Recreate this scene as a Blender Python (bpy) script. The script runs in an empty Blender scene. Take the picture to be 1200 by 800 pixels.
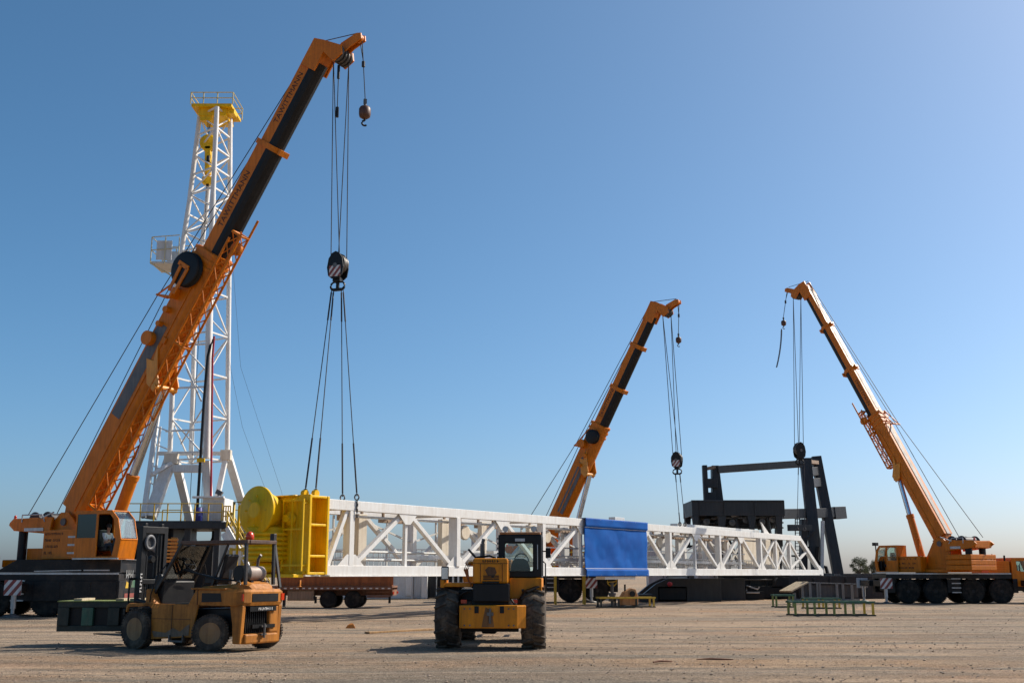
import bpy, bmesh, math, random
from mathutils import Vector, Matrix
random.seed(7)
R = math.radians
scene = bpy.context.scene
col = scene.collection
H, F = 1.75, 1300.0
TH = math.atan(272/F)
CT, ST = math.cos(TH), math.sin(TH)
XF = {}

# ---- camera geometry (photo pixels 1200x800 -> world) used to survey the real positions of things
def ray(u, v):
    x = (u-600)/F; yc = (400-v)/F
    return Vector((x, CT-yc*ST, ST+yc*CT))
def P(u, v, Y):
    d = ray(u, v); k = Y/d.y
    return Vector((d.x*k, Y, H+d.z*k))
def G(u, v, z=0.0):
    d = ray(u, v); k = (z-H)/d.z
    return Vector((d.x*k, d.y*k, z))
def proj(p):
    q = Vector(p)-Vector((0, 0, H))
    f = q.y*CT+q.z*ST; up = -q.y*ST+q.z*CT
    return 600+F*q.x/f, 400-F*up/f
def tof(B, T, u, v):
    best = (1e9, 0)
    for i in range(0, 1101):
        t = i/1000
        a, b = proj(B+(T-B)*t)
        d = (a-u)**2+(b-v)**2
        if d < best[0]: best = (d, t)
    return best[1]

# ---- mesh builder
AUTOSPLIT = set('air_cleaner deck_railing substructure tail_post lifting_cylinder deflection_sheave splice chassis handrail machinery_house exhaust_stack foot_hinge lifting_lug mud_flap slot window seat mirror deck_edge sheave_hub cross_member side_panel front_fender guard_post post vent landing_leg drill_line frame_post frame_brace head_lamp valve_block machine_housing monkey_board node_plate warning_stripe body rear_panel hood fender lower_cab inner_post deck_rim hose hydraulic_hose chassis_beam side_rail rear_bumper fork skid stand packing_board beam box_leg pump motor railing step windscreen side_window stay winch bracket rope_guide carriage radiator_grille platform floor counterweight slew_frame'.split())
class MB:
    def __init__(s, xf=None):
        s.v = []; s.f = []; s.m = []; s.s = []; s.st = []; s.xf = xf
    def add(s, vs, fs, mi=0, smooth=False):
        n = len(s.v); s.st.append(n)
        for p in vs:
            p = Vector(p)
            s.v.append(s.xf @ p if s.xf is not None else p)
        for f in fs:
            s.f.append([n+i for i in f]); s.m.append(mi); s.s.append(smooth)
    def box(s, c, d, rot=None, mi=0):
        c = Vector(c); h = [x/2 for x in d]
        vs = [Vector((sx*h[0], sy*h[1], sz*h[2])) for sz in (-1, 1) for sy in (-1, 1) for sx in (-1, 1)]
        if rot is not None: vs = [rot @ p for p in vs]
        s.add([c+p for p in vs], [(0,2,3,1),(4,5,7,6),(0,1,5,4),(2,6,7,3),(0,4,6,2),(1,3,7,5)], mi)
    def b2(s, x0, x1, y0, y1, z0, z1, mi=0):
        s.box(((x0+x1)/2, (y0+y1)/2, (z0+z1)/2), (abs(x1-x0), abs(y1-y0), abs(z1-z0)), None, mi)
    def bar(s, p, q, w, h=None, up=(0, 0, 1), mi=0):
        p = Vector(p); q = Vector(q); d = q-p; L = d.length
        if L < 1e-6: return
        d /= L; u = Vector(up)
        if abs(d.dot(u)) > .995: u = Vector((1, 0, 0)) if abs(d.x) < .9 else Vector((0, 1, 0))
        sd = d.cross(u).normalized(); u = sd.cross(d).normalized()
        M = Matrix((d, sd, u)).transposed()
        s.box((p+q)/2, (L, w, h or w), M, mi)
    def tube(s, p, q, r, r2=None, n=10, mi=0, smooth=True):
        p = Vector(p); q = Vector(q); d = (q-p)
        if d.length < 1e-6: return
        d.normalize()
        u = Vector((0, 0, 1)) if abs(d.z) < .9 else Vector((1, 0, 0))
        a = d.cross(u).normalized(); b = d.cross(a).normalized()
        r2 = r if r2 is None else r2
        vs = []
        for c, rr in ((p, r), (q, r2)):
            for i in range(n):
                t = 2*math.pi*i/n
                vs.append(c+a*math.cos(t)*rr+b*math.sin(t)*rr)
        s.add(vs, [(i, n+i, n+(i+1) % n, (i+1) % n) for i in range(n)], mi, smooth)
        s.add(vs[:n], [tuple(range(n))], mi); s.add(vs[n:], [tuple(reversed(range(n)))], mi)
    def path(s, pts, r, n=6, mi=0):
        pts = [Vector(p) for p in pts]; N = len(pts); vs = []
        for k, p in enumerate(pts):
            d = (pts[min(k+1, N-1)]-pts[max(k-1, 0)]).normalized()
            u = Vector((0, 0, 1)) if abs(d.z) < .95 else Vector((1, 0, 0))
            a = d.cross(u).normalized(); b = d.cross(a).normalized()
            rr = r[k] if isinstance(r, (list, tuple)) else r
            for i in range(n):
                t = 2*math.pi*i/n
                vs.append(p+a*math.cos(t)*rr+b*math.sin(t)*rr)
        fs = []
        for k in range(N-1):
            for i in range(n):
                fs.append((k*n+i, (k+1)*n+i, (k+1)*n+(i+1) % n, k*n+(i+1) % n))
        s.add(vs, fs, mi, True)
        s.add(vs[:n], [tuple(range(n))], mi); s.add(vs[-n:], [tuple(reversed(range(n)))], mi)
    def lathe(s, o, axis, prof, n=24, mi=0, smooth=True):
        o = Vector(o); d = Vector(axis).normalized()
        u = Vector((0, 0, 1)) if abs(d.z) < .9 else Vector((1, 0, 0))
        a = d.cross(u).normalized(); b = d.cross(a).normalized()
        vs = []
        for r, h in prof:
            for i in range(n):
                t = 2*math.pi*i/n
                vs.append(o+d*h+a*math.cos(t)*r+b*math.sin(t)*r)
        m = len(prof); fs = []
        for k in range(m-1):
            for i in range(n):
                fs.append((k*n+i, (k+1)*n+i, (k+1)*n+(i+1) % n, k*n+(i+1) % n))
        s.add(vs, fs, mi, smooth)
        s.add(vs[:n], [tuple(range(n))], mi); s.add(vs[-n:], [tuple(reversed(range(n)))], mi)
    def prism(s, poly, o, ax, ay, depth, mi=0):
        o = Vector(o); ax = Vector(ax); ay = Vector(ay); nn = ax.cross(ay).normalized()*depth
        n = len(poly)
        vs = [o+ax*x+ay*y for x, y in poly]; vs += [p+nn for p in vs]
        s.add(vs, [tuple(reversed(range(n))), tuple(range(n, 2*n))]+[(i, (i+1) % n, n+(i+1) % n, n+i) for i in range(n)], mi)
    def ring(s, outer, inner, o, ax, ay, depth, mi=0):
        o = Vector(o); ax = Vector(ax); ay = Vector(ay); nn = ax.cross(ay).normalized()*depth
        n = len(outer)
        a = [o+ax*x+ay*y for x, y in outer]; b = [o+ax*x+ay*y for x, y in inner]
        vs = a+b+[p+nn for p in a]+[p+nn for p in b]
        fs = []
        for i in range(n):
            j = (i+1) % n
            fs += [(i, n+i, n+j, j), (2*n+i, 2*n+j, 3*n+j, 3*n+i), (i, j, 2*n+j, 2*n+i), (n+i, 3*n+i, 3*n+j, n+j)]
        s.add(vs, fs, mi)
    def loft(s, sections, mi=0, smooth=False, caps=True):
        n = len(sections[0]); vs = [p for sec in sections for p in sec]; fs = []
        for k in range(len(sections)-1):
            for i in range(n):
                j = (i+1) % n
                fs.append((k*n+i, k*n+j, (k+1)*n+j, (k+1)*n+i))
        s.add(vs, fs, mi, smooth)
        if caps:
            s.add(sections[0], [tuple(reversed(range(n)))], mi); s.add(sections[-1], [tuple(range(n))], mi)
    def clusters(s):
        # pieces that touch or overlap stay together; separate pieces become parts of their own
        n = len(s.st); st = s.st+[len(s.v)]; bb = []
        for k in range(n):
            p = s.v[st[k]:st[k+1]]
            bb.append(([min(q[i] for q in p)-.015 for i in range(3)], [max(q[i] for q in p)+.015 for i in range(3)]))
        par = list(range(n))
        def find(a):
            while par[a] != a: a = par[a]
            return a
        for a in range(n):
            for b in range(a):
                if all(bb[a][0][i] <= bb[b][1][i] and bb[b][0][i] <= bb[a][1][i] for i in range(3)): par[find(a)] = find(b)
        own = []
        for k in range(n): own += [find(k)]*(st[k+1]-st[k])
        out = {}
        for i, r in enumerate(own): out.setdefault(r, ([], []))[0].append(i)
        for fi, f in enumerate(s.f): out[own[f[0]]][1].append(fi)
        return list(out.values())
    def build(s, name, mats, parent=None, bevel=0, world=False, label=None, world_done=False):
        me = bpy.data.meshes.new(name)
        vs = s.v
        if world and parent is not None:
            r = parent
            while r.parent: r = r.parent
            inv = XF[r.name]; vs = [inv @ p for p in vs]
        me.from_pydata([tuple(p) for p in vs], [], s.f)
        if not isinstance(mats, (list, tuple)): mats = [mats]
        if name in AUTOSPLIT and not world_done:
            gs = s.clusters()
            if 1 < len(gs) <= 16:
                first = None
                for g in gs:
                    q = MB(); q.v = [vs[i] for i in g[0]]; mp = {i: k for k, i in enumerate(g[0])}
                    for fi in g[1]:
                        q.f.append([mp[i] for i in s.f[fi]]); q.m.append(s.m[fi]); q.s.append(s.s[fi])
                    o_ = q.build(name, mats, parent, bevel, False, label, True); first = first or o_
                return first
        for m in mats: me.materials.append(m)
        me.polygons.foreach_set('material_index', s.m)
        me.polygons.foreach_set('use_smooth', s.s)
        bm = bmesh.new(); bm.from_mesh(me)
        bmesh.ops.recalc_face_normals(bm, faces=bm.faces[:]); bm.to_mesh(me); bm.free()
        o = bpy.data.objects.new(name, me); col.objects.link(o)
        if parent is not None: o.parent = parent
        if bevel:
            md = o.modifiers.new('bevel', 'BEVEL'); md.width = bevel; md.segments = 2
            md.limit_method = 'ANGLE'; md.angle_limit = R(62)
        if label: o['label'] = label
        return o

def tag(o, label=None, cat=None, group=None, kind=None):
    if label: o['label'] = label
    if cat: o['category'] = cat
    if group: o['group'] = group
    if kind: o['kind'] = kind
    return o
def thing(name, label, cat, loc=(0, 0, 0), rz=0, group=None):
    o = bpy.data.objects.new(name, None); col.objects.link(o)
    o.location = loc; o.rotation_euler = (0, 0, rz); o.empty_display_size = .2
    XF[o.name] = (Matrix.Translation(Vector(loc)) @ Matrix.Rotation(rz, 4, 'Z')).inverted()
    return tag(o, label, cat, group)
def copy_tree(o, parent=None):
    c = o.copy(); col.objects.link(c); c.parent = parent
    for ch in list(o.children): copy_tree(ch, c)
    return c

# ---- materials
def nt(name):
    m = bpy.data.materials.new(name); m.use_nodes = True
    t = m.node_tree; return m, t, t.nodes['Principled BSDF']
def mat(name, c, rough=.5, metal=0, var=.12, scale=1.5, dirt=None, damt=.35, dscale=2.5, bump=0, bscale=30, coat=0, spec=.5):
    m, t, p = nt(name); N = t.nodes; L = t.links
    tc = N.new('ShaderNodeTexCoord')
    n1 = N.new('ShaderNodeTexNoise'); n1.inputs['Scale'].default_value = scale; n1.inputs['Detail'].default_value = 6
    L.new(tc.outputs['Object'], n1.inputs['Vector'])
    mx = N.new('ShaderNodeMix'); mx.data_type = 'RGBA'
    mx.inputs[6].default_value = (*[x*(1-var) for x in c], 1); mx.inputs[7].default_value = (*[min(1, x*(1+var)) for x in c], 1)
    L.new(n1.outputs['Fac'], mx.inputs[0]); out = mx.outputs[2]
    mp = N.new('ShaderNodeMapping'); mp.inputs['Scale'].default_value = (5, 5, .45); L.new(tc.outputs['Object'], mp.inputs['Vector'])
    ns = N.new('ShaderNodeTexNoise'); ns.inputs['Scale'].default_value = 1.6; ns.inputs['Detail'].default_value = 7; ns.inputs['Roughness'].default_value = .7; L.new(mp.outputs[0], ns.inputs['Vector'])
    rs = N.new('ShaderNodeValToRGB'); rs.color_ramp.elements[0].position = .34; rs.color_ramp.elements[1].position = .60
    k_ = 1-min(.42, var*2.6); rs.color_ramp.elements[0].color = (k_, k_*.97, k_*.93, 1); rs.color_ramp.elements[1].color = (1, 1, 1, 1)
    L.new(ns.outputs['Fac'], rs.inputs['Fac'])
    ms = N.new('ShaderNodeMix'); ms.data_type = 'RGBA'; ms.blend_type = 'MULTIPLY'; ms.inputs[0].default_value = 1
    L.new(out, ms.inputs[6]); L.new(rs.outputs['Color'], ms.inputs[7]); out = ms.outputs[2]
    if dirt:
        n2 = N.new('ShaderNodeTexNoise'); n2.inputs['Scale'].default_value = dscale; n2.inputs['Detail'].default_value = 9; n2.inputs['Roughness'].default_value = .68
        L.new(tc.outputs['Object'], n2.inputs['Vector'])
        rp = N.new('ShaderNodeValToRGB'); rp.color_ramp.elements[0].position = .46; rp.color_ramp.elements[1].position = .78
        rp.color_ramp.elements[0].color = (0, 0, 0, 1); rp.color_ramp.elements[1].color = (damt, damt, damt, 1)
        L.new(n2.outputs['Fac'], rp.inputs['Fac'])
        m2 = N.new('ShaderNodeMix'); m2.data_type = 'RGBA'; m2.inputs[7].default_value = (*dirt, 1)
        L.new(out, m2.inputs[6]); L.new(rp.outputs['Color'], m2.inputs[0]); out = m2.outputs[2]
        ma = N.new('ShaderNodeMapRange'); ma.inputs['To Min'].default_value = rough; ma.inputs['To Max'].default_value = min(1, rough+.45)
        L.new(rp.outputs['Color'], ma.inputs['Value']); L.new(ma.outputs[0], p.inputs['Roughness'])
    else: p.inputs['Roughness'].default_value = rough
    L.new(out, p.inputs['Base Color'])
    p.inputs['Metallic'].default_value = metal
    p.inputs['Specular IOR Level'].default_value = spec
    if coat: p.inputs['Coat Weight'].default_value = coat; p.inputs['Coat Roughness'].default_value = .12
    if bump:
        n3 = N.new('ShaderNodeTexNoise'); n3.inputs['Scale'].default_value = bscale; n3.inputs['Detail'].default_value = 4
        L.new(tc.outputs['Object'], n3.inputs['Vector'])
        b = N.new('ShaderNodeBump'); b.inputs['Strength'].default_value = bump; b.inputs['Distance'].default_value = .02
        L.new(n3.outputs['Fac'], b.inputs['Height']); L.new(b.outputs['Normal'], p.inputs['Normal'])
    return m
DUST = (.30, .22, .15)
ORANGE = mat('crane_orange', (.68, .185, .003), .40, 0, .1, .8, (.26, .075, .01), .45, 1.6, spec=.3)
ORANGE2 = mat('crane_orange_plate', (.78, .30, .02), .4, 0, .1, 1.5, (.3, .14, .05), .3, 2)
BLACK = mat('black_paint', (.008, .008, .009), .45, 0, .2, 2, (.05, .04, .03), .25, 2, spec=.3)
CARR = mat('carrier_grey', (.012, .012, .013), .5, 0, .2, 1.2, DUST, .14, 2.2, spec=.3)
RIGGREY = mat('rig_grey', (.034, .035, .037), .45, 0, .15, .7, (.06, .05, .04), .3, 1.2, spec=.35)
SILVER = mat('aluminium', (.5, .5, .5), .4, .6, .1, 3, DUST, .2)
CHROME = mat('chrome_rod', (.6, .62, .65), .18, 1, .05)
STEEL = mat('bare_steel', (.16, .15, .14), .5, .5, .2, 3, (.12, .07, .04), .4)
ROPE = mat('wire_rope', (.045, .045, .05), .6, .3, .2, 8)
WHITE = mat('white_paint', (.75, .735, .70), .42, 0, .05, .9, (.42, .33, .24), .34, 1.3)
WHITE2 = mat('white_dull', (.62, .62, .60), .5, 0, .07, .9, (.40, .32, .24), .35, 1.1)
CREAM = mat('cream_paint', (.68, .60, .48), .5, 0, .07, .9, (.35, .26, .18), .3, 1.3)
YELLOW = mat('rig_yellow', (.86, .51, .002), .42, 0, .08, .9, (.42, .20, .01), .35, 1.1, spec=.3)
FORKY = mat('forklift_yellow', (.50, .185, .026), .55, 0, .15, 1.2, (.13, .062, .024), .85, 2.6, spec=.3)
LOADY = mat('loader_yellow', (.68, .235, .006), .45, 0, .1, 1.4, (.26, .11, .025), .5, 2.4, spec=.3)
RUBBER = mat('tyre_rubber', (.02, .019, .018), .85, 0, .2, 4, (.2, .15, .105), .35, 3, .4, 25, spec=.2)
RUBDUST = mat('dusty_rubber', (.075, .06, .048), .9, 0, .2, 4, (.30, .22, .15), .8, 3, .4, 25, spec=.2)
RIM = mat('rim_grey', (.022, .02, .019), .7, 0, .2, 4, DUST, .2)
RIMY = mat('rim_tan', (.30, .16, .06), .6, 0, .2, 4, DUST, .5)
RIMR = mat('rim_red', (.16, .05, .04), .6, 0, .2, 4, DUST, .4)
RUST = mat('rust_red', (.40, .12, .03), .7, 0, .25, 2, (.12, .045, .02), .5, 2.5, .2)
RUSTD = mat('rust_dark', (.22, .095, .05), .75, 0, .25, 2, DUST, .35, 2.5)
TAN = mat('tan_paint', (.34, .23, .15), .6, 0, .15, 2, (.2, .14, .09), .4)
GREEN = mat('green_paint', (.045, .13, .075), .5, 0, .15, 2, DUST, .35)
DKGREEN = mat('dark_green', (.018, .025, .016), .55, 0, .2, 2, DUST, .25)
YELP = mat('yellow_paint', (.62, .40, .03), .5, 0, .12, 2, DUST, .35)
REDP = mat('red_paint', (.42, .02, .03), .45, 0, .1, 2)
WHP = mat('white_stripe', (.72, .70, .68), .5, 0, .1, 3, DUST, .3)
REDS = mat('red_stripe', (.25, .05, .04), .5, 0, .1, 3, DUST, .2)
BLUEP = mat('blue_plastic', (.02, .03, .22), .5)
WOOD = mat('wood', (.42, .24, .1), .8, 0, .25, 6, (.2, .12, .06), .4, 5, .3)
WOODP = mat('pale_wood', (.52, .42, .28), .8, 0, .2, 6, (.3, .2, .12), .3, 5, .3)
CONC = mat('grey_steel', (.24, .25, .25), .55, .1, .12, 1.5, (.2, .15, .1), .3)
REDL = mat('red_lens', (.62, .05, .012), .25, 0, .05)
ORL = mat('orange_lens', (.75, .25, .02), .25, 0, .05)
LETTER = mat('worn_black_lettering', (.035, .014, .006), .6, 0, .3, 6)
GLARE = mat('painted_glare', (.36, .31, .27), .55, 0, .12, 2, (.3, .16, .06), .3)  # pale tone that paints sun glare onto a boom's top face
GREYP = mat('mid_grey', (.12, .12, .125), .5, 0, .12, 2, DUST, .3)
TANKP = mat('gas_tank_grey', (.32, .25, .21), .5, .1, .12, 2, (.2, .12, .08), .4)
SEAT = mat('seat_vinyl', (.012, .012, .013), .55, 0, .2, 6)
PAPER = mat('orange_scrap', (.6, .2, .03), .8, 0, .2, 10)
SKIN = mat('skin', (.38, .2, .13), .6); CLOTH = mat('pale_shirt', (.55, .56, .58), .85); TROUS = mat('dark_trousers', (.03, .035, .05), .85)
HAIR = mat('dark_hair', (.012, .01, .008), .7)
def glass(name, tint, refl=.12):
    m = bpy.data.materials.new(name); m.use_nodes = True; t = m.node_tree; N = t.nodes; N.clear()
    o = N.new('ShaderNodeOutputMaterial'); tr = N.new('ShaderNodeBsdfTransparent'); gl = N.new('ShaderNodeBsdfGlossy'); mx = N.new('ShaderNodeMixShader')
    tr.inputs[0].default_value = (*tint, 1); gl.inputs['Roughness'].default_value = .04
    lw = N.new('ShaderNodeLayerWeight'); lw.inputs[0].default_value = .25
    mr = N.new('ShaderNodeMapRange'); mr.inputs['To Min'].default_value = refl; mr.inputs['To Max'].default_value = .75
    t.links.new(lw.outputs['Fresnel'], mr.inputs['Value']); t.links.new(mr.outputs[0], mx.inputs[0])
    t.links.new(tr.outputs[0], mx.inputs[1]); t.links.new(gl.outputs[0], mx.inputs[2]); t.links.new(mx.outputs[0], o.inputs[0])
    return m
GLASS = glass('window_glass', (.78, .88, .86), .07)
DGLASS = glass('dark_glass', (.06, .07, .07), .05)
def tarp_mat():
    m, t, p = nt('blue_tarp'); N = t.nodes; L = t.links
    tc = N.new('ShaderNodeTexCoord'); n = N.new('ShaderNodeTexNoise'); n.inputs['Scale'].default_value = 1.1; n.inputs['Detail'].default_value = 8
    L.new(tc.outputs['Object'], n.inputs['Vector'])
    rp = N.new('ShaderNodeValToRGB'); e = rp.color_ramp.elements
    e[0].position = .32; e[0].color = (.002, .058, .26, 1); e[1].position = .68; e[1].color = (.004, .095, .37, 1)
    L.new(n.outputs['Fac'], rp.inputs['Fac']); L.new(rp.outputs['Color'], p.inputs['Base Color'])
    p.inputs['Roughness'].default_value = .6; p.inputs['Specular IOR Level'].default_value = .12
    return m
TARP = tarp_mat()
def ground_mat():
    m, t, p = nt('gravel_yard'); N = t.nodes; L = t.links
    tc = N.new('ShaderNodeTexCoord')
    def noise(sc, det=6, ro=.6, vec=None, dist=0):
        n = N.new('ShaderNodeTexNoise'); n.inputs['Scale'].default_value = sc; n.inputs['Detail'].default_value = det
        n.inputs['Roughness'].default_value = ro; n.inputs['Distortion'].default_value = dist
        L.new(vec or tc.outputs['Object'], n.inputs['Vector']); return n.outputs['Fac']
    def ramp(x, stops):
        r = N.new('ShaderNodeValToRGB'); e = r.color_ramp.elements
        while len(e) < len(stops): e.new(.5)
        for k, (a, c) in enumerate(stops): e[k].position = a; e[k].color = (*c, 1)
        L.new(x, r.inputs['Fac']); return r.outputs['Color']
    def mix(f, a, b, mode='MIX'):
        k = N.new('ShaderNodeMix'); k.data_type = 'RGBA'; k.blend_type = mode
        for sock, val in ((0, f), (6, a), (7, b)):
            if hasattr(val, 'node'): L.new(val, k.inputs[sock])
            else: k.inputs[sock].default_value = val if sock == 0 else (*val, 1)
        return k.outputs[2]
    mp = N.new('ShaderNodeMapping'); mp.inputs['Scale'].default_value = (.05, .55, 1); mp.inputs['Rotation'].default_value = (0, 0, R(-14))
    L.new(tc.outputs['Object'], mp.inputs['Vector'])
    mp2 = N.new('ShaderNodeMapping'); mp2.inputs['Scale'].default_value = (.13, 1.1, 1); mp2.inputs['Rotation'].default_value = (0, 0, R(9))
    L.new(tc.outputs['Object'], mp2.inputs['Vector'])
    sand = ramp(noise(.55, 8, .65), [(.3, (.28, .18, .104)), (.5, (.365, .243, .147)), (.72, (.45, .317, .203))])
    grav = ramp(noise(1.3, 8, .7), [(.3, (.145, .118, .088)), (.7, (.265, .22, .168))])
    base = mix(ramp(noise(1.0, 6, .65, mp.outputs[0], 1.2), [(.43, (0, 0, 0)), (.58, (1, 1, 1))]), grav, sand)
    base = mix(ramp(noise(1.0, 7, .65, mp2.outputs[0], 1.6), [(.53, (0, 0, 0)), (.70, (.6, .6, .6))]), base, (.53, .385, .265))
    base = mix(ramp(noise(.9, 7, .65, mp2.outputs[0], 1.4), [(.30, (.5, .5, .5)), (.42, (0, 0, 0))]), base, (.19, .125, .082))
    base = mix(ramp(noise(.16, 6, .6), [(.52, (0, 0, 0)), (.66, (.5, .5, .5))]), base, (.40, .215, .11))
    big = ramp(noise(.085, 5, .6), [(.42, (0, 0, 0)), (.58, (.75, .75, .75))])
    base = mix(big, base, grav)
    mp3 = N.new('ShaderNodeMapping'); mp3.inputs['Scale'].default_value = (.022, .30, 1); mp3.inputs['Rotation'].default_value = (0, 0, R(11)); L.new(tc.outputs['Object'], mp3.inputs['Vector'])
    tr1 = noise(1.0, 3, .45, mp3.outputs[0], .5)
    base = mix(ramp(tr1, [(.455, (0, 0, 0)), (.475, (.6, .6, .6)), (.495, (.1, .1, .1)), (.52, (.1, .1, .1)), (.54, (.6, .6, .6)), (.56, (0, 0, 0))]), base, (.50, .36, .245))
    base = mix(ramp(tr1, [(.33, (0, 0, 0)), (.35, (.5, .5, .5)), (.37, (0, 0, 0)), (.61, (0, 0, 0)), (.63, (.5, .5, .5)), (.65, (0, 0, 0))]), base, (.20, .14, .095))
    spk = ramp(noise(26, 3, .8), [(.34, (.42, .40, .38)), (.47, (1, 1, 1)), (.64, (1.45, 1.42, 1.38))])
    base = mix(.9, base, spk, 'MULTIPLY')
    fine = ramp(noise(7, 10, .8), [(.3, (.36, .345, .33)), (.47, (.95, .95, .95)), (.70, (1.42, 1.4, 1.36))])
    base = mix(.85, base, fine, 'MULTIPLY')
    vo = N.new('ShaderNodeTexVoronoi'); vo.inputs['Scale'].default_value = 8; L.new(tc.outputs['Object'], vo.inputs['Vector'])
    peb = ramp(vo.outputs['Distance'], [(.14, (1, 1, 1)), (.30, (0, 0, 0))])
    sep = N.new('ShaderNodeSeparateColor'); L.new(vo.outputs['Color'], sep.inputs[0])
    pick = ramp(sep.outputs[0], [(.45, (0, 0, 0)), (.5, (1, 1, 1))])
    pm = mix(1.0, peb, pick, 'MULTIPLY')
    pcol = ramp(sep.outputs[1], [(.0, (.11, .085, .065)), (.6, (.28, .215, .165)), (1, (.50, .41, .33))])
    base = mix(pm, base, pcol)
    L.new(base, p.inputs['Base Color']); p.inputs['Roughness'].default_value = .95; p.inputs['Specular IOR Level'].default_value = .15
    a = N.new('ShaderNodeMath'); a.operation = 'MULTIPLY_ADD'; L.new(pm, a.inputs[0]); a.inputs[1].default_value = .6
    L.new(noise(16, 8, .75), a.inputs[2])
    b2 = N.new('ShaderNodeMath'); b2.operation = 'MULTIPLY_ADD'; L.new(noise(1.0, 6, .7, mp2.outputs[0], .4), b2.inputs[0]); b2.inputs[1].default_value = 1.8; L.new(a.outputs[0], b2.inputs[2])
    b = N.new('ShaderNodeBump'); b.inputs['Strength'].default_value = 1.0; b.inputs['Distance'].default_value = .07
    L.new(b2.outputs[0], b.inputs['Height']); L.new(b.outputs['Normal'], p.inputs['Normal'])
    return m
GROUND = ground_mat()

# ---- text and marks
def text_part(name, s, size, M, m, parent, extrude=.006):
    cu = bpy.data.curves.new('lettering_curve', 'FONT'); cu.body = s; cu.size = size; cu.extrude = extrude; cu.resolution_u = 2
    cu.align_x = 'LEFT'; cu.offset = .0
    o = bpy.data.objects.new('lettering_source', cu); col.objects.link(o)
    dg = bpy.context.evaluated_depsgraph_get(); dg.update()
    me = bpy.data.meshes.new_from_object(o.evaluated_get(dg))
    bpy.data.objects.remove(o); bpy.data.curves.remove(cu)
    me.transform(M); me.materials.clear(); me.materials.append(m); me.name = name
    q = bpy.data.objects.new(name, me); col.objects.link(q); q.parent = parent
    return q
def marks(mb, o, ax, ay, n, h, w, rng, mi=0):
    # a row of worn letter strokes too small to read
    x = 0; o = Vector(o); ax = Vector(ax); ay = Vector(ay); nn = ax.cross(ay).normalized()
    for i in range(n):
        lw = w*rng.uniform(.5, .9)
        if rng.random() < .12: x += w; continue
        mb.bar(o+ax*(x+lw*.2)+nn*.004, o+ax*(x+lw*.2)+ay*h+nn*.004, lw*.4, .006, nn, mi)
        if rng.random() < .7: mb.bar(o+ax*x+ay*h*rng.choice((.1, .5, .9))+nn*.005, o+ax*(x+lw)+ay*h*rng.choice((.1, .5, .9))+nn*.005, h*.2, .006, nn, mi)
        x += w
def frame_m(o, ax, ay):
    ax = Vector(ax).normalized(); ay = Vector(ay).normalized(); az = ax.cross(ay)
    M = Matrix((ax, ay, az)).transposed().to_4x4(); M.translation = Vector(o); return M

def striped_plate(parent, o, ax, ay, w, h, nm='striped_plate'):
    mb = MB(); o = Vector(o); ax = Vector(ax).normalized(); ay = Vector(ay).normalized(); nn = ax.cross(ay)
    mb.prism([(0, 0), (w, 0), (w, h), (0, h)], o-nn*.02, ax, ay, .02, 0)
    k = w*.24; x = -h*.8
    while x < w:
        pts = [(x, 0), (x+k, 0), (x+k+h*.8, h), (x+h*.8, h)]
        cl = []
        for i in range(4):      # clip the slanted stripe to the plate
            (x0, y0), (x1, y1) = pts[i], pts[(i+1) % 4]
            cl.append((x0, y0))
        def clip(poly, lim, sign):
            out = []
            for i in range(len(poly)):
                a, b = poly[i], poly[(i+1) % len(poly)]
                ia, ib = sign*(a[0]-lim) <= 0, sign*(b[0]-lim) <= 0
                if ia: out.append(a)
                if ia != ib:
                    t = (lim-a[0])/(b[0]-a[0]); out.append((lim, a[1]+t*(b[1]-a[1])))
            return out
        cl = clip(cl, w, 1)
        if cl: cl = clip(cl, 0, -1)
        if len(cl) > 2: mb.prism(cl, o+nn*.002, ax, ay, .004, 1)
        x += k*2
    return mb.build(nm, [WHP, REDS], parent)

# ---- wheels
def wheel(parent, c, axis, r, w, tyre_m, rim_m, lug=0, rimr=.55, n=32):
    c = Vector(c); a = Vector(axis).normalized()
    hw = w/2
    mb = MB()
    mb.lathe(c-a*hw, a, [(r*rimr, .02), (r*.80, 0), (r*.93, w*.04), (r, w*.16), (r, w*.5), (r, w*.84), (r*.93, w*.96), (r*.80, w), (r*rimr, w-.02)], n)
    if lug:
        u = Vector((0, 0, 1)); f = a.cross(u).normalized()
        for k in range(lug):
            for sd in (-1, 1):
                t = 2*math.pi*(k+(.5 if sd > 0 else 0))/lug
                rd = f*math.cos(t)+u*math.sin(t); tg = -f*math.sin(t)+u*math.cos(t)
                p = c+rd*(r+.012)+a*sd*hw*.04+tg*.06; q = c+rd*(r-.005)+a*sd*hw*.98-tg*.06
                mb.bar(p, q, r*.075, .07, rd)
    else:
        u = Vector((0, 0, 1)); f = a.cross(u).normalized()
        for k in range(40):
            t = 2*math.pi*k/40; rd = f*math.cos(t)+u*math.sin(t)
            for sd in (-1, 1):
                mb.box(c+rd*r+a*sd*hw*.62, (.03, w*.24, .05) if False else (.04, w*.26, .045), Matrix((rd, a, rd.cross(a))).transposed())
    t = mb.build('wheel', tyre_m, parent)
    mb = MB()
    for sd in (-1, 1):
        mb.lathe(c+a*sd*hw*.55, a*sd, [(r*rimr*1.02, hw*.35), (r*rimr*.9, hw*.33), (r*rimr*.8, hw*.05), (r*.28, .0), (r*.26, hw*.3), (r*.14, hw*.36)], 24)
        u = Vector((0, 0, 1)); f = a.cross(u).normalized()
        for k in range(10):
            tt = 2*math.pi*k/10; rd = f*math.cos(tt)+u*math.sin(tt)
            mb.tube(c+rd*r*.36+a*sd*hw*.5, c+rd*r*.36+a*sd*hw*.66, .022, n=6)
    mb.build('rim', rim_m, t)
    return t

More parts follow.
